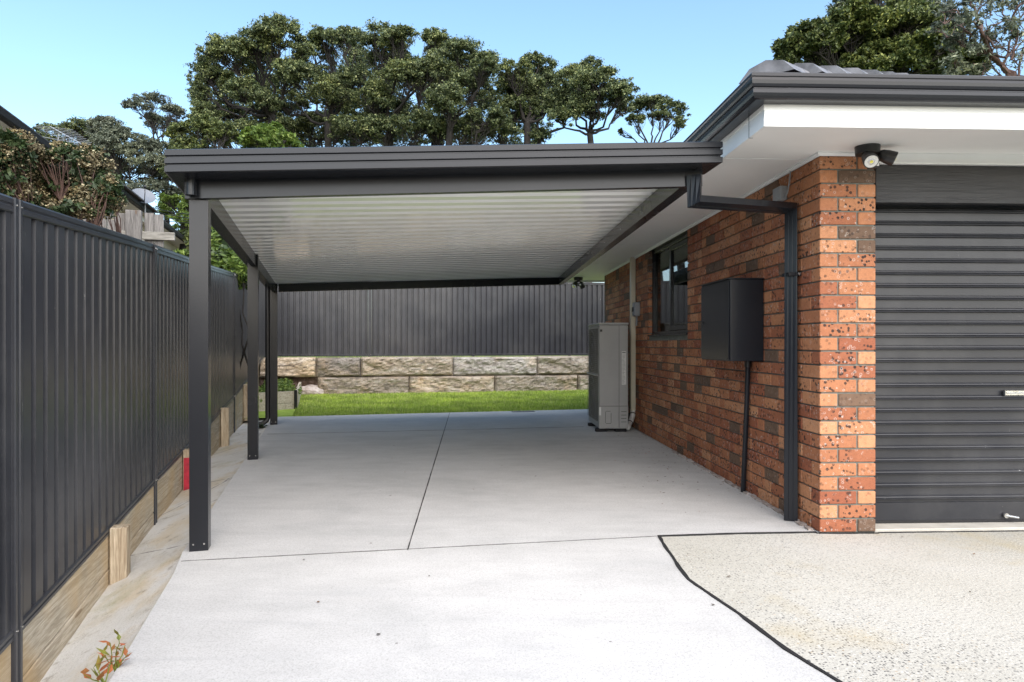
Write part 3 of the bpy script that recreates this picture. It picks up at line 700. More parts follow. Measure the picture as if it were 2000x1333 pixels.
lb0, lb1 = (Lx(-.682, 3.86), 3.86), (Lx(-.682, 9.78), 9.78)
beam3("side_beam", lb0, lb1, .05)
rb0, rb1 = Hw(-.835, -.02), Hw(-.835, 6.72)
b = MB(); b.beam((*rb0, 2.100), (*rb1, 2.100), .075, .113); b.build("house_side_beam", M['metal'], cp_, world=True)
b = MB()
for i in range(9): 
    x, y = Hw(-.874, .2+i*.78); b.cyl((x+.001, y, 2.15), (x-.005, y, 2.15), .006, n=8)
b.build("screw", M['chrome'], cp_, world=True)
b = MB(); a0 = Hw(-.795, -.02); a1 = Hw(-.795, 6.72); b.beam((*a0, 2.108), (*a1, 2.108), .004, .18); b.build("side_flashing", M['metal'], cp_, world=True)
# roof sheet
b = MB(); per = .194; prof = []
wv = 3.90
while wv < 10.78:
    prof += [(wv, .004), (wv+.098, .004), (wv+.122, .040), (wv+.170, .040)]
    wv += per
V = []
for (q, dz) in prof:
    Xl = (-.668-.2786*q)/(1+.2786*.17); Xr = (1.2246-.0412*q)/(1+.0412*.17)
    for X in (Xl, Xr): Yq = q+.17*X; V.append((X, Yq, hU(X, Yq)+dz))
nn = len(prof)
b.add(V, [(2*i, 2*i+1, 2*i+3, 2*i+2) for i in range(nn-1)])
b.add([(x, y, z+.003) for x, y, z in V], [(2*i, 2*i+2, 2*i+3, 2*i+1) for i in range(nn-1)])
b.build("roof_sheet", M['sheet'], cp_, world=True, recalc=False)
# perimeter gutter
gpc = [(0,0),(.094,0),(.104,.004),(.104,.034),(.093,.038),(.093,.043),(.104,.049),(.104,.052),(.104,.076),(.093,.080),(.093,.085),(.104,.091),(.104,.120),(.096,.124),(.094,.118),(.094,.02),(.008,.02),(.008,.118),(0,.118)]
def gpnt(X, Y, dz=-.022): return (X, Y, hU(X, Y)+dz)
gpath = [gpnt(Lx(-.725, 10.2), 10.2), gpnt(-1.750, 3.698), gpnt(1.092, 3.992), gpnt(*Hw(-.808, .02))]
b = MB(); b.sweep(gpc, gpath); gut = b.build("gutter", M['metal'], cp_, world=True)
b = MB(); n0 = np.array(gpath[1]); n1 = np.array(gpath[2])
b.add([n0+(.0,.0,.001), n1+(.0,.0,.001), (1.14, 4.09, hU(1.14, 4.09)-.019), (-1.80, 3.79, hU(-1.80, 3.79)-.019), n0+(0,0,.006), n1+(0,0,.006), (1.14, 4.09, hU(1.14, 4.09)-.014), (-1.80, 3.79, hU(-1.80, 3.79)-.014)], [(0,1,2,3),(4,7,6,5),(0,4,5,1),(1,5,6,2),(2,6,7,3),(3,7,4,0)])
b.build("front_flashing", M['metal'], cp_, world=True)
b = MB(); b.cyl((-1.765, 3.752, 1.975), (-1.765, 3.752, 2.07), .029, n=20); b.build("drain_stub", M['metal'], cp_, world=True)
# rectangular downpipe at the house side
def rect_pipe(mb, pts, a, c, up=(0,0,1)):
    """rectangular pipe with small ribs; a = width across, c = depth"""
    P_ = [np.array(p, float) for p in pts]; m = len(P_); rings = []
    for i in range(m):
        t0 = P_[min(i+1, m-1)]-P_[min(i, m-2)]; t1 = P_[max(i, 1)]-P_[max(i-1, 0)]
        t0 /= np.linalg.norm(t0); t1 /= np.linalg.norm(t1); t = t0+t1; t /= np.linalg.norm(t)
        rings.append((P_[i], t, t0))
    sidev = np.array(up, float); prev = None; R_ = []
    for i, (p_, t, t0) in enumerate(rings):
        bvec = sidev-t*np.dot(sidev, t); bvec /= np.linalg.norm(bvec); cvec = np.cross(t, bvec)
        st = 1/max(.5, float(np.dot(t, t0)))
        R_.append([p_+bvec*x*a/2+cvec*y*c/2*st for x, y in ((-1,-1),(-.35,-1),(-.3,-.92),(.3,-.92),(.35,-1),(1,-1),(1,1),(.35,1),(.3,.92),(-.3,.92),(-.35,1),(-1,1))])
    n = 12; v = [q for r in R_ for q in r]
    f = [(i*n+k, (i+1)*n+k, (i+1)*n+(k+1)%n, i*n+(k+1)%n) for i in range(m-1) for k in range(n)]+[tuple(range(n)), tuple((m-1)*n+k for k in range(n-1,-1,-1))]
    mb.add(v, f)
top0 = (1.085, 4.06, 2.16); e1 = (1.085, 4.06, 2.005); e2 = hpoint(-.045, .295, 2.045); e3 = hpoint(-.045, .295, .004)
b = MB(); rect_pipe(b, [top0, e1, e2, e3], .084, .052, up=(.9, -.42, 0)); dp = b.build("downpipe", M['metal'], cp_, world=True)
b = MB(); x, y = Hw(-.047, .42); 
b.prism([Hw(-.083,.242), Hw(.0,.242), Hw(.0,.348), Hw(-.083,.348)], 1.60, 1.622); b.build("pipe_clip", M['metal'], dp, world=True)
b = MB(); q_ = Hw(-.02,.235); b.cyl((*q_, 1.611), (q_[0], q_[1]-.006, 1.611), .008, n=10); b.build("clip_screw", M['chrome'], dp, world=True)
# rear round downpipe beside the last post
b = MB(); X, Y = Lx(-.775, 9.78), 9.78
b.tube([(X, Y, 2.0), (X, Y, .10), (X-.01, Y-.01, .06), (X-.05, Y-.03, .025), (X-.11, Y-.05, .005)], .034, 16); b.build("downpipe", M['black'], cp_, world=True)

# ================================================================== LEFT METAL FENCE
PR, PER = .036, .1303
def panel(y0, y1, zt, zb, mb):
    """trapezoid-profile infill sheet between y0 and y1; zt, zb functions of y"""
    y = y0; pr = []
    while y < y1-.001:
        for dy, x in ((0, -.5), (.033, -.5), (.041, .5), (.121, .5), (PER-.002, -.5)):
            if y+dy <= y1: pr.append((x*PR, y+dy))
        y += PER
    pr.append((pr[-1][0], y1))
    V = []
    for x, yy in pr: V += [(x, yy, zb(yy)), (x, yy, zt(yy))]
    n = len(pr); mb.add(V, [(2*i, 2*i+2, 2*i+3, 2*i+1) for i in range(n-1)])
    mb.add([(x-.001, yy, z) for x, yy, z in V], [(2*i, 2*i+1, 2*i+3, 2*i+2) for i in range(n-1)])
rail = [(-.024, 0), (.024, 0), (.026, .004), (.026, .022), (.021, .026), (.021, .032), (.026, .036), (.026, .054), (.020, .062), (-.020, .062), (-.026, .054), (-.026, .004)]
def rails(mb, y0, y1, z0, z1, prof=rail):
    n = len(prof); V = [(x, y0, z0+z) for x, z in prof]+[(x, y1, z1+z) for x, z in prof]
    mb.add(V, [(i, (i+1) % n, n+(i+1) % n, n+i) for i in range(n)]+[tuple(range(n-1,-1,-1)), tuple(range(n, 2*n))])
def fence(name, org, rot, label, ys, zt, zb, footz):
    f = empty(name, org, rot, label, "fence")
    for i in range(len(ys)-1):
        a, c = ys[i]+.036, ys[i+1]-.036
        b = MB(); rails(b, a, c, zt(a)-.062, zt(c)-.062); rails(b, a, c, zb(a), zb(c), [(x*1.05, z*.72) for x, z in rail]); 
        b.build("rail", M['fence'], f)
        b = MB(); panel(a+.002, c-.002, lambda y: zt(y)-.050, lambda y: zb(y)+.02, b); b.build("panel", M['fence'], f, recalc=False)
    for y in ys:
        b = MB(); zt_ = zt(y)-.004; z0 = footz(y)
        pp = [(-.029,-.036),(-.029,.036),(.029,.036),(.033,.033),(.033,.014),(.027,.011),(.027,-.011),(.033,-.014),(.033,-.033),(.029,-.036)]
        b.prism([(px_, py_+y) for px_, py_ in pp[::-1]], z0, zt_); po = b.build("post", M['fence'], f)
        b = MB()
        for dz in (zt_-.03, zb(y)+.03):
            for yy in (-.023, .023): b.cyl((.0335, y+yy, dz) if False else (.033, yy+y, dz), (.037, yy+y, dz), .005, n=8)
        b.build("screw", M['chrome'], po)
    return f
yk = [-9.5, -2.38, 0, 2.38, 4.76, 7.14, 9.52, 12.8]; zk = [1.25, 1.62, 1.748, 1.895, 2.02, 2.16, 2.33, 2.62]
ztL = lambda y: float(np.interp(y, yk, zk)); zbL = lambda y: ztL(y)-(1.775 if y < 7 else 1.775-.012*(y-7))
orgL = (Lx(-1.26, 2.758), 2.758, 0)
fL = fence("metal_fence", orgL, LROT, "long charcoal corrugated steel fence running back along the left side above sleepers", [-7.14, -4.76, -2.38, 0, 2.38, 4.76, 7.14, 9.52, 12.72], ztL, zbL, lambda y: max(-.6, chz(2.758+y*.9633))-.03)
# rear fence: local y runs along it from the left corner
angR = math.atan2(.22, .9756)-math.pi/2
orgR = (-3.25-.9756*2.38, 15.6-.22*2.38, 0)
fR = fence("metal_fence", orgR, angR, "charcoal corrugated steel fence across the back above the stone wall", [0.03, 2.38, 4.76, 7.14, 9.52, 11.9, 14.28], lambda y: 2.66, lambda y: .875, lambda y: .78)
fR.scale = (1, 1, 1)

# ================================================================== SLEEPER WALL AND PEGS
sw = empty("sleeper_wall", orgL, LROT, "low weathered timber sleeper wall under the left fence with short pegs", "retaining wall")
ysl = [-7.14, -4.76, -2.38, 0, 2.38, 4.76, 7.14, 9.0]
for i in range(len(ysl)-1):
    a, c = ysl[i]+.038, ysl[i+1]-.038
    for k_ in range(4):
        za, zc = zbL(a)-.004-k_*.2, zbL(c)-.004-k_*.2
        if max(za, zc) < min(chz(2.758+a*.9633), chz(2.758+c*.9633)): break
        b = MB(); x0 = -.028; x1 = .020+random.uniform(-.003, .003)
        ns = 8; V = []
        for q in range(ns+1):
            y = a+(c-a)*q/ns; z = za+(zc-za)*q/ns; xx = x1+.0015*math.sin(q*2.1+k_+i)
            V += [(x0, y, z-.196), (xx-.004, y, z-.196), (xx, y, z-.190), (xx, y, z-.006), (xx-.004, y, z), (x0, y, z)]
        b.add(V, [(q*6+j, q*6+(j+1) % 6, q*6+6+(j+1) % 6, q*6+6+j) for q in range(ns) for j in range(6)]+[tuple(range(5,-1,-1)), tuple(ns*6+j for j in range(6))])
        b.build("sleeper", M['timber'], sw)
for (pxl, Yp, yt, yb, red) in ((212, 3.95, 1033, 1137, 0), (355, 6.05, 880, 962, 1), (428, 8.3, 798, 873, 0), (473, 10.7, 752, 816, 0)):
    xw = (pxl-1000)/S*Yp; a = xw*ca+Yp*sa-(orgL[0]*ca+orgL[1]*sa); s_ = -xw*sa+Yp*ca-(-orgL[0]*sa+orgL[1]*ca)
    zt_ = CAMZ-(yt-HY)/S*Yp; zb_ = CAMZ-(yb-HY)/S*Yp
    b = MB(); a = max(a, .028); b.cbox(a, a+.092, s_, s_+.085, zb_-.06, zt_, .005); pg = b.build("peg", M['timber_z'], sw)
    if red:
        pg['label'] = "peg sprayed with red paint"
        b = MB(); b.box(a+.006, a+.060, s_-.0022, s_-.0008, zb_+.0, zt_-.07); b.build("red_paint_patch", M['redpaint'], pg)

# ================================================================== STONE RETAINING WALL
sr = empty("stone_wall", (*RW(0, -.42), 0), angR+math.pi/2, "two course rough sandstone block retaining wall behind the lawn", "retaining wall")
o_ = RW(0, -.42); cb, sb = math.cos(angR+math.pi/2), math.sin(angR+math.pi/2)
def nx(px):  # distance along the wall where photo column px meets it
    k = (px-1000)/S; return (k*o_[1]-o_[0])/(cb-k*sb)
def stone_block(n0, n1, z0, z1, greyness, prot=0, bright=.8):
    b = MB(); sd = random.random()*50; b.cur = (greyness, bright, random.random())
    nu = max(8, int((n1-n0)/.035)); nv = max(6, int((z1-z0)/.035)); us = np.linspace(n0+.007, n1-.007, nu); zs = np.linspace(z0+.006, z1-.006, nv)
    def fn(u, z):
        e = min(1, min(u-n0-.006, n1-.006-u, z-z0-.005, z1-.005-z)/.035); e = max(0, e)**.5
        q = Vector((u*2.2+sd, z*5.5+u*1.2, sd)); ridg = 1-abs(mnoise.noise(q*1.3))*2
        d = .055*mnoise.noise(q)+.035*ridg*mnoise.noise(q*.6+Vector((4,4,4)))+.034*mnoise.noise(q*4)+.014*mnoise.noise(q*9)
        return (u, -max(.004, prot+.05+d)*e, z+.006*mnoise.noise(Vector((u*3+sd, z, 0))))
    b.grid(fn, us, zs)
    b.box(n0+.009, n1-.009, .0, .36, z0+.004, z1-.004)
    o = b.build("stone_block", M['stone'], sr, attr=True, recalc=False); return o
up = [505, 617, 705, 885, 1049, 1190, 1330, 1480]; gr = [.0, .8, .35, 1.0, .55, .5, .4]
for i in range(len(up)-1): stone_block(nx(up[i]), nx(up[i+1]), .43, .855+random.uniform(-.01, .01), gr[i], random.uniform(0, .03), (1.0, .60, .74, .98, .72, .8, .8)[i])
lo = [560, 620, 799, 966, 1127, 1290, 1430]; gr = [.5, .45, .4, .5, .5, .6]
for i in range(1, len(lo)-1): stone_block(nx(lo[i]), nx(lo[i+1]), -.05, .425, gr[i], random.uniform(.02, .04), (.8, .66, .90, .70, .86, .8)[i])
b = MB(); b.box(nx(505), nx(1480), .10, .5, -.1, .80); b.build("backing_course", M['soil'], sr)
# pale rubble rock between the planter and the wall
def rock(name, loc, r, mat, label, cat, sq=(1,1,1), seed=0):
    b = MB(); import bmesh
    bm = bmesh.new(); bmesh.ops.create_icosphere(bm, subdivisions=4, radius=1)
    for v in bm.verts:
        p = v.co.copy(); k = 1+.28*mnoise.noise(p*1.3+Vector((seed, 0, 0)))+.12*mnoise.noise(p*3.7+Vector((seed, 5, 0)))
        k = k*(.82+.18*max(abs(p.x), abs(p.y), abs(p.z))); v.co = Vector((p.x*k*sq[0]*r, p.y*k*sq[1]*r, p.z*k*sq[2]*r))
    me = bpy.data.meshes.new(name); bm.to_mesh(me); bm.free(); me.materials.append(M[mat]); o = bpy.data.objects.new(name, me); C.objects.link(o); o.location = loc
    return tag(o, label, cat)
p = P(600, 760, 14.75); rock("rock", (p[0], p[1]+.2, .12), .22, 'rock', "pale rough rock at the foot of the stone wall beside the planter", "rock", (1.5, .8, .62), 3)

# ================================================================== RAISED PLANTER
A0 = (Lx(-1.24, 11.55), 11.55); A1 = (-3.84, 12.10); A2 = (Lx(-.475, 15.05), 15.05)
pl = empty("planter_bed", (A1[0], A1[1], 0), 0, "raised timber garden bed in the rear left corner", "planter")
for k_ in range(2):
    z0 = -.09+k_*.207
    b = MB(); b.beam((*A0, z0), (*A1, z0+.0), .05, .203, .203); b.build("front_board", M['bedboard'], pl, world=True)
    b = MB(); b.beam((A1[0]+.01, A1[1]+.03, z0), (*A2, z0), .05, .203); b.build("side_board", M['bedboard'], pl, world=True)
b = MB(); b.cyl((A1[0]+.02, A1[1]-.045, -.05), (A1[0]+.02, A1[1]-.045, .34), .028, n=10); b.build("corner_stake", M['black'], pl, world=True)
def bedz(x, y): return .20+.12*mnoise.noise(Vector((x*1.5, y*1.5, 0)))+.09*(y-11.6)/3.4
b = MB()
b.grid(lambda u, t: (lambda x, y: (x, y, bedz(x, y)))(A0[0]+.03+(A1[0]-A0[0]-.07)*u+(Lx(0, 15.05)-Lx(0, 11.9))*t, A0[1]+.06+(A1[1]-A0[1])*u+(15.0-11.65-.35*u)*t), np.linspace(0, 1, 12), np.linspace(0, 1, 24))
b.build("soil", M['soil'], pl, world=True, smooth=True)

# ================================================================== VEGETATION
def leaf_quads(cen, nrm, L, W_):
    N = len(cen); t = rng.normal(size=(N,3)); t -= nrm*np.sum(t*nrm, 1)[:,None]; t /= np.linalg.norm(t, axis=1)[:,None]+1e-9
    b = np.cross(nrm, t); l = (L*(.6+.8*rng.random(N)))[:,None]/2; w_ = (W_*(.6+.8*rng.random(N)))[:,None]/2
    return np.stack([cen-t*l, cen+b*w_, cen+t*l, cen-b*w_], 1)
def unit(n, up=0.0):
    v = rng.normal(size=(n,3)); v /= np.linalg.norm(v, axis=1)[:,None]
    if up: v[:,2] += up; v /= np.linalg.norm(v, axis=1)[:,None]
    return v
def clump(c, r, n, L, W_, tufts=34, shell=.84, low=-.35, tr=.25, drop=.12):
    """a crown clump: lobes over a dome, tufts over each lobe, small leaves gathered in the tufts; the underside stays open"""
    c = np.array(c); r = np.array(r)
    K = int(rng.integers(8, 13)); d = unit(K*4); d = d[d[:,2] > low+.35*rng.random(len(d))][:K]
    lr = .40+.26*rng.random(len(d)); lc = c+d*r*(.60+.22*rng.random(len(d)))[:,None]
    keep = rng.random(len(d)) > drop; d, lr, lc = d[keep], lr[keep], lc[keep]
    if len(d) == 0: d = np.array([[0,0,1.]]); lr = np.array([.5]); lc = c[None,:]+d*r*.5
    T = max(4, int(tufts*1.5/len(d))); li = np.repeat(np.arange(len(d)), T); td = unit(len(li), .55)
    tc = lc[li]+td*r*(lr[li]*(.55+.5*rng.random(len(li))))[:,None]
    k = max(1, n//len(tc)); ti = np.repeat(np.arange(len(tc)), (k*(.2+1.6*rng.random(len(tc)))).astype(int)); m = len(ti)
    o = rng.normal(size=(m,3))*np.array((1,1,.62))*.55; o = np.clip(o, -1.5, 1.5)
    q = tc[ti]+o*(r.mean()*tr*.72)*(.5+.9*rng.random(len(tc)))[ti][:,None]
    nr = unit(m)*.9+td[ti]*.35+np.array((0,0,.6)); nr /= np.linalg.norm(nr, axis=1)[:,None]
    return leaf_quads(q, nr, L, W_), tc
def limb(mb, a, b, r0, r1, n=6, wob=.12, seg=5, sag=0):
    a = np.array(a, float); b = np.array(b, float); d = np.linalg.norm(b-a); pts = [a]; off = np.zeros(3)
    for i in range(1, seg): 
        t = i/seg; off = off*.5+rng.normal(size=3)*d*wob*.35; pts.append(a+(b-a)*t+off*math.sin(math.pi*t)+np.array((0,0,sag*d*math.sin(math.pi*t))))
    pts.append(b); mb.tube(pts, [r0+(r1-r0)*i/seg for i in range(seg+1)], n, False)
    return pts
def tree(name, label, Y, trunkpx, forkpy, clumps, mat='gum', bark='bark', dens=1.0, L=.125, W_=.052, group=None, cat="tree", base=0.6, depth=1.0, r0=.17, twigs=True, low=-.35, lean=0.0):
    fork = np.array(P(trunkpx, forkpy, Y)); root = np.array((fork[0]-lean*Y*.02, Y, base))
    t = empty(name, tuple(root), 0, label, cat, group)
    tm = MB(); r0 = r0*Y/34
    limb(tm, root, fork, r0*1.35, r0, 9, .05, 7)
    qs = []
    for (cx, cy, rx, ry) in clumps:
        dy = rng.uniform(-1, 1)*depth*Y*.055; Yc = Y+dy; c = np.array(P(cx, cy, Yc)); r = np.array((rx/S*Yc, (rx+ry)/2/S*Yc, ry/S*Yc))
        n = int(dens*250*(rx*ry)**.5*.9); n = int(n*max(.5, (rx*ry)**.5/40))
        q, tc = clump(c, r, n, L*Y/34, W_*Y/34, tufts=int(40+(rx*ry)**.5*1.0), low=low)
        qs.append(q)
        tgt = c-np.array((0,0,r[2]*.35)); start = fork if tgt[2] > fork[2] else root+(fork-root)*max(.25, min(.95, (tgt[2]-root[2])/(fork[2]-root[2])-.15))
        pts = limb(tm, start, tgt, r0*.50, r0*.17, 6, .16, 6, -.04)
        if twigs:
            for j_ in rng.permutation(len(tc))[:max(6, len(tc)//3)]:
                limb(tm, pts[rng.integers(4, 7)], tc[j_], r0*.13, r0*.035, 4, .18, 3)
    tm.build("trunk", M[bark], t, world=True, smooth=True, recalc=False)
    quads("crown", np.concatenate(qs), 4, M[mat], t, world=True)
    return t
GT = "eucalyptus trees beyond the rear fence"
tree("gum_tree", "tallest eucalyptus at the left end of the tree row with a rounded top lobe", 34, 532, 225, [(545,80,48,34),(500,98,42,30),(440,118,55,34),(400,150,30,40),(500,125,65,34),(388,200,22,42),(430,178,45,32),(480,190,40,26),(408,245,30,38),(560,152,45,30),(445,235,38,30),(515,205,30,26),(585,105,28,26),(470,262,42,22)], group=GT, dens=1.15)
tree("gum_tree", "broad eucalyptus just left of the middle of the tree row", 36, 640, 240, [(640,92,42,28),(682,88,42,24),(618,118,40,28),(590,165,55,30),(650,195,48,32),(565,215,42,30),(612,255,55,28),(690,165,42,28),(545,262,45,26),(655,262,45,26)], group=GT, dens=1.2)
tree("gum_tree", "wide flat topped eucalyptus in the middle of the tree row", 35, 760, 245, [(740,84,55,24),(788,88,44,24),(842,96,38,28),(752,128,55,30),(800,165,55,34),(722,200,46,36),(768,232,55,30),(842,150,42,34),(700,255,50,26),(820,250,45,28),(755,262,50,24)], group=GT, dens=1.2)
tree("gum_tree", "rounded eucalyptus right of the middle of the tree row", 33, 880, 235, [(898,122,60,34),(862,160,45,34),(942,138,26,30),(925,185,46,34),(880,212,55,34),(945,235,42,28),(850,255,42,26),(910,262,50,24)], group=GT, dens=1.2)
tree("gum_tree", "slender eucalyptus with two small domes right of the rounded one", 35, 1030, 240, [(1045,138,44,22),(1000,148,32,28),(1028,178,50,32),(1060,215,46,32),(1000,225,46,32),(975,262,46,22),(1062,268,30,14),(1080,170,26,28),(1092,205,28,30),(995,185,30,30)], group=GT, dens=1.15)
tree("gum_tree", "domed eucalyptus with a thin straight trunk near the right end of the tree row", 33, 1152, 262, [(1158,142,38,22),(1122,158,38,26),(1172,172,50,34),(1205,192,35,32),(1125,205,40,32),(1222,212,18,24),(1160,212,50,26),(1095,235,26,22)], group=GT, dens=1.2, r0=.15)
tree("gum_tree", "smallest open eucalyptus at the right end of the tree row", 34, 1272, 300, [(1275,212,42,18),(1246,216,26,18),(1308,222,28,22),(1326,248,14,20),(1240,238,18,12),(1290,232,30,12),(1213,262,5,8)], group=GT, dens=1.0, r0=.11, low=-.1)
# darker layer standing behind the row
GB = "darker trees standing behind the eucalyptus row"
for i, (px, cl) in enumerate(((500,[(470,175,55,40),(540,190,55,38),(420,215,40,38),(500,245,60,35)]),(690,[(640,185,60,40),(710,140,60,38),(680,235,65,35),(740,190,50,40)]),(850,[(830,190,60,42),(890,170,60,42),(850,245,65,32),(930,220,50,34)]),(1050,[(1010,190,45,34),(1060,180,40,34),(1120,200,40,34),(1020,250,50,25)]),(610,[(430,275,50,24),(520,285,50,22),(610,280,55,24),(690,282,50,22),(400,350,60,50),(500,360,65,50),(600,355,65,50),(690,365,60,50),(450,440,80,60),(620,450,90,60)]),(860,[(770,282,55,22),(850,280,50,22),(935,285,50,20),(1010,284,45,18),(780,355,65,50),(880,360,65,50),(980,365,65,48),(1080,385,65,50),(1180,400,60,45),(800,450,90,60),(960,455,90,60),(1130,465,90,50)]))):
    tree("background_tree", ["dark tree glimpsed behind the tallest eucalyptus at the left", "dark tree glimpsed behind the middle of the eucalyptus row", "dark tree glimpsed behind the rounded eucalyptus", "dark tree glimpsed behind the slender two domed eucalyptus", "low dark scrubby tree just above the left half of the carport gutter", "low dark scrubby tree just above the middle of the carport gutter"][i], 41, px, 270, cl, 'gum', dens=.55, group=GB, twigs=True)
GL = "loose pale trees at the left behind the neighbouring houses"
tree("pale_gum_tree", "thin feathery pale eucalyptus with an arching top beside the carport roof", 30, 325, 330, [(268,212,30,14),(300,200,36,13),(330,215,22,10),(345,228,22,14),(320,245,34,16),(352,262,22,14),(295,232,20,8),(330,300,34,18)], 'gum_grey', dens=.75, group=GL, r0=.12, low=-.1)
tree("pale_gum_tree", "grey green eucalyptus with a full crown above the neighbouring roof", 30, 245, 380, [(215,262,34,26),(240,290,44,34),(200,250,30,18),(275,300,34,28),(300,330,36,28),(255,340,44,28),(320,355,34,24),(290,375,44,20),(225,325,36,24),(345,385,26,24),(205,290,32,22)], 'gum_grey', dens=1.05, group=GL, r0=.14)
tree("pale_gum_tree", "low dark green tree crown behind the television antenna", 33, 150, 330, [(95,258,30,12),(130,262,36,18),(165,250,30,16),(110,285,34,14),(180,275,30,20),(75,268,22,8),(150,292,40,16)], 'gum', dens=.85, group=GL, r0=.14)
tree("round_tree", "dense rounded bushy tree left of the carport roof corner", 27, 395, 360, [(400,262,42,28),(352,268,26,18),(375,300,34,28),(440,268,36,22),(350,305,20,24),(395,330,40,34),(345,345,26,20)], 'gum_dark', dens=1.5, L=.15, group=GL)
tree("leafy_tree", "small green tree standing behind the second neighbouring house", 28, 360, 440, [(345,418,34,22),(365,440,30,24),(330,395,20,14),(372,405,22,20),(360,455,26,14)], 'bright', dens=.9, group=GL)
tree("bright_tree", "small bright lime green tree peeking over the carport roof", 20, 530, 330, [(500,272,24,18),(528,264,24,22),(556,272,22,16),(514,290,40,22),(550,300,40,22),(575,282,10,8)], 'bright', dens=1.1, L=.26, W_=.12)
# right side
tree("dense_tree", "large dense dark green tree with layered domes behind the house roof", 22, 1700, 170, [(1640,62,75,34),(1560,100,44,34),(1705,45,80,28),(1600,95,50,34),(1790,80,60,34),(1700,95,80,38),(1770,50,55,28),(1535,132,24,28),(1640,120,60,38),(1740,120,60,30),(1830,98,70,28),(1870,128,50,26),(1780,135,70,24),(1675,140,60,20),(1590,140,40,22),(1910,140,24,18)], 'gum_dark', dens=2.6, L=.20, W_=.09, depth=1.4, low=-.25)
tree("pale_gum_tree", "paler feathery tree rising behind the large dense tree", 30, 1760, 120, [(1660,8,44,14),(1710,-10,50,22),(1640,22,26,14),(1780,0,46,22),(1830,20,40,22),(1850,60,30,20),(1690,20,40,20),(1860,-10,40,24)], 'gum_grey', dens=1.1)
def open_gum():
    Y = 17; t = empty("open_gum_tree", (P(2010, 400, Y)[0], Y, 0), 0, "sparse gum tree with bare reddish branches at the right edge", "tree")
    tm = MB(); qs = []
    br = [[(1992,420),(1986,160),(1940,115),(1905,90),(1870,82)],[(1986,160),(1960,130),(1930,108),(1915,60),(1900,20),(1893,-15)],[(1930,108),(1965,112),(1990,90),(2020,60)],[(1975,118),(1985,80),(1970,50),(1955,20),(1960,-20)],[(1960,130),(1975,70),(1995,40),(2010,30)],[(1940,115),(1925,60),(1950,45),(1990,38)],[(1986,160),(1998,100),(2010,60)],[(1905,90),(1890,60),(1865,50)],[(1986,160),(1960,155),(1935,130),(1900,125)],[(1915,60),(1885,35),(1860,20)],[(1970,50),(1990,10),(2010,-5)],[(1955,128),(1968,146),(1972,160)],[(1925,70),(1940,90),(1965,100),(1988,128)]]
    for i, b_ in enumerate(br):
        pts = [np.array(P(x, y, Y+.12*((x*7+y*3) % 11)-.6)) for x, y in b_]; n = len(pts)
        r = [max(.012, (.075 if i < 2 else .032)*(1-j/(n+.6))) for j in range(n)]
        # smooth polyline
        fine = []; rr = []
        for j in range(n-1):
            for q in range(4): fine.append(pts[j]+(pts[j+1]-pts[j])*q/4+rng.normal(size=3)*.025); rr.append(r[j]+(r[j+1]-r[j])*q/4)
        fine.append(pts[-1]); rr.append(r[-1]); tm.tube(fine, rr, 7, False)
        for j in range(3, len(fine), 2):
            e = fine[j]+unit(1)[0]*np.array((.55,.5,.4)); limb(tm, fine[j], e, .014, .005, 4, .2, 3)
            if fine[j][2] > P(0, 150, Y)[2]: 
                q, _ = clump(e, (.26,.26,.16), 34, .13, .035, tufts=7); qs.append(q)
    for (x, y, r_) in ((1885,45,26),(1862,92,24),(1905,8,34),(1870,120,24),(1935,15,26),(1965,55,20),(1995,18,26),(1890,148,22),(1918,138,16),(1985,75,14),(1845,35,22),(1940,75,18),(2000,110,16),(1880,78,26),(1860,150,28),(1850,60,24),(1910,100,16)):
        q, tc = clump(P(x, y, Y+rng.uniform(-.8,.8)), (r_/S*Y*1.1,)*2+(r_/S*Y*.75,), int(r_*15), .13, .04, tufts=22); qs.append(q)
        for k in range(5): limb(tm, P(x+rng.uniform(-5,5), y+r_*.6, Y), tc[k], .012, .004, 4, .2, 3)
    tm.build("trunk", M['bark_red'], t, world=True, smooth=True, recalc=False); quads("crown", np.concatenate(qs), 4, M['gum_grey'], t, world=True)
open_gum()

# ------------------------------------------------------------------ shrubs behind the left fence
def shrub(name, label, Y, clumps, mats, L, W_, dens, base=.3, stems=3, twigcol='bark', cat="shrub", depth=1.0):
    cx = np.mean([c[0] for c in clumps]); b0 = np.array((P(cx, 0, Y)[0], Y, base)); t = empty(name, tuple(b0), 0, label, cat)
    tm = MB(); parts = [[] for _ in mats]
    for (x, y, rx, ry) in clumps:
        Yc = Y+rng.uniform(-1, 1)*depth; c = np.array(P(x, y, Yc)); r = np.array((rx/S*Yc, (rx+ry)/2/S*Yc, ry/S*Yc))
        for i, (mat, fr, l_, w__) in enumerate(mats):
            q, tc = clump(c, r, int(dens*fr*(rx*ry)**.5*34), l_, w__, tufts=int(60+rx*1.0), low=-1.2, tr=.36, drop=0); parts[i].append(q)
        pts = limb(tm, b0+rng.normal(size=3)*np.array((.2,.1,0)), c, .018, .007, 6, .15, 6)
        for k in rng.permutation(len(tc))[:9]: limb(tm, pts[-2], tc[k], .008, .003, 4, .15, 3)
    tm.build("stem", M[twigcol], t, world=True, recalc=False)
    for (mat, *_), p_ in zip(mats, parts): quads("foliage" if mat != 'seed' else "seed_heads", np.concatenate(p_), 4, M[mat], t, world=True)
    return t
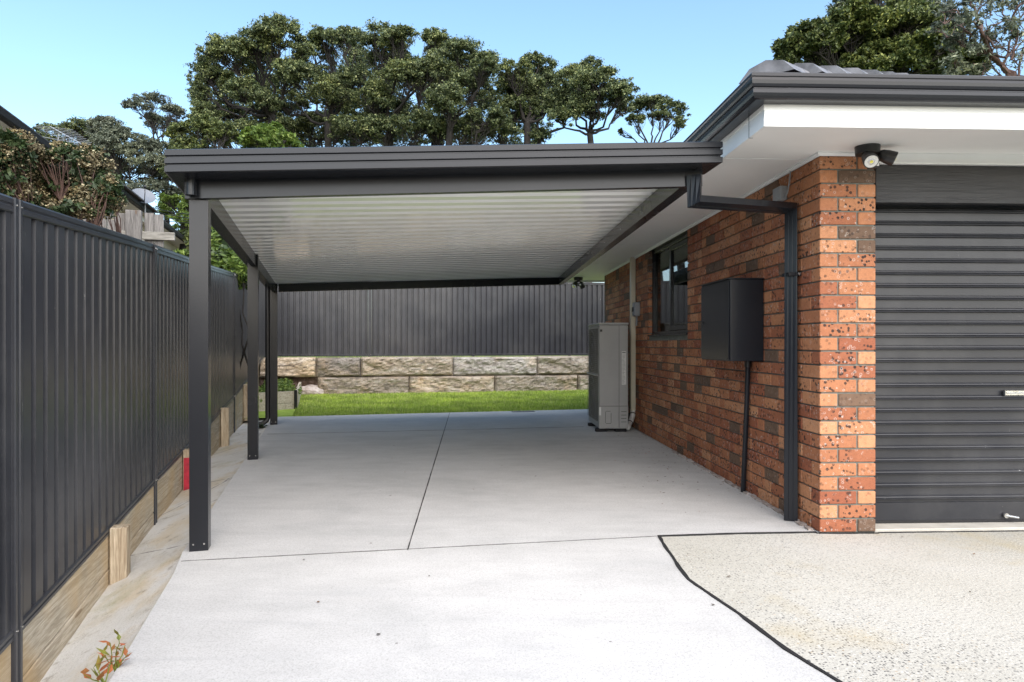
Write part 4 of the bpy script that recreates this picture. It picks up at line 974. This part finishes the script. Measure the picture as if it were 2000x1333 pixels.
shrub("crepe_myrtle", "large shrub covered in brown seed heads leaning over the left fence", 6.4, [(15,290,40,32),(50,330,48,34),(5,350,50,44),(95,355,46,34),(55,385,60,34),(140,378,46,32),(185,395,40,28),(110,405,60,24),(185,335,28,34),(160,410,46,20),(225,400,16,16),(215,372,22,24),(175,300,20,14),(130,300,26,16),(85,300,30,18),(160,322,28,16),(20,400,60,34),(200,360,24,26)], [('seed', 1.7, .020, .018), ('crape', .9, .055, .026)], .06, .03, 1.25, twigcol='bark_red', depth=.5)
shrub("crepe_myrtle_branch" if False else "garden_shrub", "bright green leafy shrub leaning over the left fence behind the first carport post", 10.6, [(425,490,20,30),(445,515,24,24),(470,530,20,18),(430,530,34,26),(410,465,12,16),(462,545,26,18),(484,548,10,12)], [('bright', 1.2, .11, .05), ('crape', .4, .10, .05)], .06, .03, 1.25, depth=.45)
shrub("garden_shrub", "small bright green shrub tip showing above the left fence under the second house", 9.2, [(362,500,14,8),(380,508,16,10),(348,496,8,5)], [('bright', 1.2, .08, .04)], .06, .03, 1.3, depth=.2)
shrub("garden_shrub", "dark green bush beyond the left fence seen under the carport beam", 15.5, [(425,440,22,30),(440,470,26,24),(410,420,18,26),(455,500,22,20),(400,470,30,36)], [('gum_dark', 1.6, .16, .07)], .06, .03, 1.3, depth=.6)
# vine tip hanging over the fence
def sprig(name, label, origin, shoots, mat, L, W_, cat="weed", nl=9, stemr=.003, upz=.4):
    t = empty(name, origin, 0, label, cat); tm = MB(); qs = []
    for s_ in shoots:
        a = np.array(origin); b_ = a+np.array(s_, float); pts = limb(tm, a, b_, stemr, stemr*.4, 5, .12, 5)
        for i in range(nl):
            k = (i+1)/nl*(len(pts)-1); j_ = min(int(k), len(pts)-2); c = pts[j_]+(pts[j_+1]-pts[j_])*(k-j_)
            dr = unit(1)[0]; dr[2] = abs(dr[2])*.5+.15; dr /= np.linalg.norm(dr); side = np.cross(dr, (0,0,1)); side /= np.linalg.norm(side)+1e-6
            l_ = L*(.6+.7*rng.random()); w__ = W_*(.7+.5*rng.random())
            qs.append(np.stack([c, c+dr*l_*.45+side*w__/2, c+dr*l_, c+dr*l_*.45-side*w__/2]))
    tm.build("stem", M['weed'] if mat == 'weed' else M['bark'], t, world=True, recalc=False); quads("leaf_cluster", np.array(qs), 4, M[mat], t, world=True)
    return t
def gpt(px, py, x0=-.80):   # a point on the channel seen at a photo pixel
    Y = S*x0/(px-629.0); return (Lx(x0, Y), Y)
o = (-1.418, 2.44, -.012)
sprig("weed", "reddish leafed weed growing at the edge of the slab", o, [(-.025,.01,.10),(.03,.01,.09),(-.045,0,.065),(.0,.02,.12),(.04,.01,.06)], 'weed', .036, .016, nl=7, stemr=.0028)
o = (-1.40, 2.345, -.012)
sprig("weed", "large leafed red and green weed at the bottom edge of the photo beside the slab", o, [(-.07,.0,.035),(.01,.02,.09),(-.03,.0,.07),(-.05,.02,.05)], 'weed', .055, .024, nl=3)
sprig("weed", "dark green weed at the foot of the rear round downpipe", (Lx(-.86, 9.7), 9.7, -.06), [(-.06,-.02,.09),(.03,-.04,.07),(-.12,.02,.06),(.08,-.05,.05),(-.02,-.05,.10)], 'crape', .06, .04, nl=9)
# plants in the planter
bedpts = []
for i in range(900):
    u, t_ = random.random(), random.random(); x = A0[0]+.08+(A1[0]-A0[0]-.15)*u+(Lx(0, 15.05)-Lx(0, 11.9))*t_; y = A0[1]+.1+(A1[1]-A0[1])*u+(14.9-11.65-.35*u)*t_
    if mnoise.noise(Vector((x*1.3, y*1.3, 4))) > -.12 and not (u > .72 and t_ > .35): bedpts.append((x, y, bedz(x, y)))
qs = []
for (x, y, z) in bedpts:
    m = 12; c = np.array((x, y, z+.05))+rng.normal(size=(m,3))*np.array((.06,.06,.035)); c[:,2] = np.maximum(c[:,2], z+.01)
    qs.append(leaf_quads(c, unit(m, .8), .075, .04))
gp_ = quads("bed_plants", np.concatenate(qs), 4, M['bright'], None); tag(gp_, "bright green leafy ground cover planted in the timber garden bed", "plants", kind='stuff')
# dry leaves and grit on the slab
lp = []
for (x0, x1, y0, y1, n) in ((.9, 1.5, 4.6, 10.5, 60), (-2.0, 1.3, 5.0, 10.5, 26), (1.2, 1.62, 5.6, 8.6, 50), (-1.2, 3.0, 2.6, 4.1, 10)):
    for i in range(n): lp.append((random.uniform(x0, x1), random.uniform(y0, y1), .006))
for i in range(120):
    v = random.uniform(.6, 7.0); x, y = Hw(-abs(random.gauss(.0, .07))-.012, v); lp.append((x, y, .005))
lp = np.array(lp); tag(quads("dry_leaves", leaf_quads(lp, unit(len(lp), 6), .022, .013), 4, M['litter'], None), "small dry leaves and grit scattered on the slab by the brick wall", "leaves", kind='stuff')
# crumbled mortar edge along the wall base
b = MB()
for i in range(160):
    v = random.uniform(-.0, 3.2)**1.0; x, y = Hw(-.012-random.random()*.022, .02+v); s_ = random.uniform(.005, .017)
    b.box(x-s_, x+s_, y-s_*1.8, y+s_*1.8, .0, s_*.8)
tag(b.build("mortar_crumbs", M['rock']), "pale crumbs of mortar along the foot of the side brick wall", "debris", kind='stuff')
# drain grate at the back of the slab
X_, Y_ = P(1022, 804, CAMZ*S/(805-HY))[:2]
dg = empty("drain_grate", (X_, back(X_)-.16, .0), math.atan(.25), "small dark rectangular drain grate near the rear edge of the slab", "drain")
b = MB(); b.box(-.20, .20, -.06, .06, .001, .004); b.build("frame", M['metal'], dg)
b = MB()
for i in range(14): b.box(-.185+i*.0275, -.17+i*.0275, -.048, .048, .005, .009)
b.build("grille_bars", M['greyplastic'], dg)

# ================================================================== NEIGHBOURING PLACES ON THE LEFT
def Ra(a, s): return (a*ca-s*sa, a*sa+s*ca)
hA = empty("neighbour_house", (*Ra(-8, 15), 0), LROT, "nearer beige neighbouring house with dark gutter and sloping eaves on the left", "house")
def LA(a, s): return (a+8, s-15)
def nhouse(h, f, a_e, s0, s1, z_e, depth=9, wall_in=.55):
    aw = a_e-wall_in; x0, y0 = f(aw-depth, s0+wall_in); x1, y1 = f(aw, s1-wall_in)
    b = MB(); b.box(x0, x1, y0, y1, -.3, z_e-.02); w_ = b.build("wall", M['render'], h)
    e0_, f0_ = f(a_e-depth-2*wall_in, s0); e1_, f1_ = f(a_e, s1)
    b = MB(); b.box(e0_, e1_, f0_, f1_, z_e-.02, z_e+.0); b.build("soffit", M['wallwhite'], h)
    b = MB(); b.sweep([(0,0),(.10,0),(.12,.03),(.12,.14),(.10,.15),(0,.15)], [(e0_, f0_, z_e-.02), (e1_, f0_, z_e-.02), (e1_, f1_, z_e-.02), (e0_, f1_, z_e-.02)][0:4]); b.build("gutter", M['dark_gutter'], h)
    b = MB(); hx = (e1_-e0_)/2; p_ = .40; ridge = z_e+.12+hx*p_
    xm = (e0_+e1_)/2; b.add([(e0_-.1,f0_-.1,z_e+.11),(e1_+.1,f0_-.1,z_e+.11),(e1_+.1,f1_+.1,z_e+.11),(e0_-.1,f1_+.1,z_e+.11),(xm,f0_+hx,ridge),(xm,f1_-hx,ridge)], [(0,1,4),(1,2,5,4),(2,3,5),(3,0,4,5)])
    # stepped tile courses on the side facing the drive and the far hip
    for k in range(26):
        t = k/26; z = z_e+.12+hx*p_*t; xa = e1_+.1-(hx+.1)*t
        b.beam((xa, f0_-.1+(hx+.1)*t, z), (xa, f1_+.1-(hx+.1)*t, z), .05, .025)
        b.beam((xa, f1_+.1-(hx+.1)*t, z), (e0_-.1+(hx+.1)*t, f1_+.1-(hx+.1)*t, z), .05, .025)
    b.build("roof", M['rooftile'], h)
    return w_, x1
wA, xw = nhouse(hA, LA, -5.3, 4, 21.2, 5.0)
for s_ in (9.5, 12.2, 14.9, 18.4):
    b = MB(); y = s_-15; b.cbox(xw-.05, xw+.05, y-.65, y+.65, 3.35, 4.55, .01); wi = b.build("window", M['wallwhite'], hA)
    b = MB(); b.box(xw+.052, xw+.058, y-.58, y+.58, 3.42, 4.48); b.build("pane", M['glass'], wi)
    b = MB(); b.box(xw+.051, xw+.0515, y-.58, y+.58, 3.42, 4.48); b.build("blind", M['dark_room'], wi)
ba = -4.70+8; bs0, bs1, bz = 16.15-15, 21.4-15, 4.74
b = MB(); b.cbox(xw-.1, ba-.5, bs0+.5, bs1-.5, -.3, bz, .01); b.build("bay_wall", M['render'], hA)
b = MB(); b.box(xw, ba, bs0, bs1, bz, bz+.03); b.build("bay_soffit", M['wallwhite'], hA)
b = MB(); b.sweep([(0,0),(.10,0),(.12,.03),(.12,.13),(.10,.14),(0,.14)], [(xw-.4, bs0, bz+.005), (ba, bs0, bz+.005), (ba, bs1, bz+.005), (xw-.4, bs1, bz+.005)]); b.build("bay_gutter", M['dark_gutter'], hA)
b = MB()
for k in range(4): t = k*.22; b.beam((xw-.4, bs0-.1+t, bz+.145+t*.4), (ba+.1-t, bs0-.1+t, bz+.145+t*.4), .24, .03); b.beam((ba+.1-t, bs0-.1+t, bz+.145+t*.4), (ba+.1-t, bs1+.1-t, bz+.145+t*.4), .24, .03)
b.build("bay_roof", M['rooftile'], hA)
b = MB(); b.cbox(ba-.55, ba-.12, bs1-.35, bs1-.02, bz-.16, bz-.002, .005); b.build("eave_box", M['wallwhite'], hA)
hB = empty("neighbour_house", (*Ra(-8, 29), 0), LROT, "farther beige neighbouring house with a grey tiled hip roof left of the carport post", "house")
def LB(a, s): return (a+8, s-29)
wB, xb = nhouse(hB, LB, -5.35, 25.4, 33, 5.25, depth=7)
for s_ in (27.6, 29.6):
    b = MB(); y = s_-29; b.cbox(xb-.05, xb+.06, y-.45, y+.45, 3.9, 4.85, .01); wi = b.build("window", M['wallwhite'], hB)
    b = MB(); b.box(xb+.062, xb+.068, y-.38, y+.38, 3.97, 4.78); b.build("pane", M['dark_room'], wi)
y = 28.3-29
au = empty("wall_air_conditioner", (*Ra(-8+xb+.03, 28.3), 4.0), LROT, "white air conditioner box fixed to the wall of the farther house", "air conditioner")
b = MB(); b.cbox(0, .4, -.42, .42, -.15, .5, .02); b.build("casing", M['white'], au)
b = MB()
for i in range(7): b.box(.10, .30, -.428, -.421, -.08+i*.075, -.05+i*.075)
b.build("louvre", M['greyplastic'], au)
# satellite dish
dc = np.array(P(279, 386, 18.0)); ds = empty("satellite_dish", tuple(dc), 0, "grey satellite dish on the gutter edge of the nearer neighbouring house", "satellite dish")
b = MB(); axd = Vector((.50, -.62, .60)).normalized(); rotm = axd.to_track_quat('Z', 'Y').to_matrix()
vv = []; ff = []; nr_, na = 8, 32
for i in range(nr_+1):
    r_ = .30*i/nr_
    for k in range(na): a = 2*math.pi*k/na; q = rotm@Vector((r_*math.cos(a), r_*.92*math.sin(a), .55*r_*r_)); vv.append(q)
for i in range(nr_):
    for k in range(na): ff.append((i*na+k, i*na+(k+1)%na, (i+1)*na+(k+1)%na, (i+1)*na+k))
b.add(vv, ff); b.build("dish", simple("dish_grey", (.13,.15,.18), .45, .05), ds, smooth=True)
b = MB(); tip = rotm@Vector((0, .0, .33)); b.tube([rotm@Vector((0,-.27,.04)), rotm@Vector((0,-.12,.26)), tip], .011, 8); b.cyl(tip, tip*1.2, .03, n=10); b.build("feed_arm", M['black'], ds)
b = MB(); b.tube([(0,.05,-.02),(0,.12,-.15),(-.02,.15,-.62)], .02, 8); b.build("mast", M['greyplastic'], ds)
# television antenna
an0 = np.array(P(112, 318, 16)); ant = empty("television_antenna", tuple(an0), 0, "old metal television antenna with two masts on the neighbouring roof", "antenna")
b = MB(); b.tube([P(109,330,16), P(115,262,16)], .014, 6); b.tube([P(122,330,16.2), P(124,270,16.2)], .012, 6); b.build("mast", M['greyplastic'], ant, world=True)
b = MB(); A_, B_ = np.array(P(98,248,16.6)), np.array(P(168,287,15.2)); b.tube([A_, B_], .012, 5)
for i in range(10):
    c = A_+(B_-A_)*(i+.5)/10; L_ = .45-.02*i; dv = np.array((.93, .35, -.02))*L_; b.tube([c-dv, c+dv], .0045, 4)
A2_, B2_ = np.array(P(70,266,15.4)), np.array(P(150,281,16.4)); b.tube([A2_, B2_], .010, 5)
for i in range(7):
    c = A2_+(B2_-A2_)*(i+.5)/7; dv = np.array((.55, -.65, .08))*.32; b.tube([c-dv, c+dv], .005, 4)
b.build("element_array", M['greyplastic'], ant, world=True)
# overhead wires
for k, (ya, yb, lab) in enumerate(((404, 418, "uppermost"), (410, 426, "second from the top"), (417, 431, "third from the top"), (425, 433, "lowest"))):
    b = MB(); p0 = np.array(P(286, ya, 26)); p1 = np.array(P(420, yb+4, 23)); b.tube([p0+(p1-p0)*t-np.array((0,0,.35*math.sin(math.pi*t)*.25)) for t in np.linspace(-1.5, 1.6, 24)], .014, 5)
    tag(b.build("overhead_wire", M['black']), "thin overhead wire beside the satellite dish, %s of the four" % lab, "wire", "overhead wires left of the carport")
# grey paling fence
pf = empty("paling_fence", (*Ra(-1.82, 9.12), 0), LROT, "old grey timber paling fence rising behind the left metal fence", "fence")
x = -.03; i = 0
while x > -2.9:
    wd = random.uniform(.088, .108); b = MB(); top_ = 2.735+random.uniform(-.012, .012)+x*.03
    if i == 2: x -= .175
    b.cbox(x-wd, x, -.008, .008, .5, top_, .002); b.build("paling", M['paling'], pf); x -= wd+random.uniform(.002, .012); i += 1
b = MB(); b.cbox(-.43, -.26, -.075, -.010, .4, 2.752, .004); b.build("post", M['paling'], pf)
b = MB(); b.cbox(-.258, .10, -.055, -.010, 2.41, 2.505, .004); b.cbox(-2.9, -.432, -.055, -.010, 2.41, 2.505, .004); b.build("rail", timber("rail_timber", (.13,.125,.11), (.34,.33,.30), None, 'x'), pf)
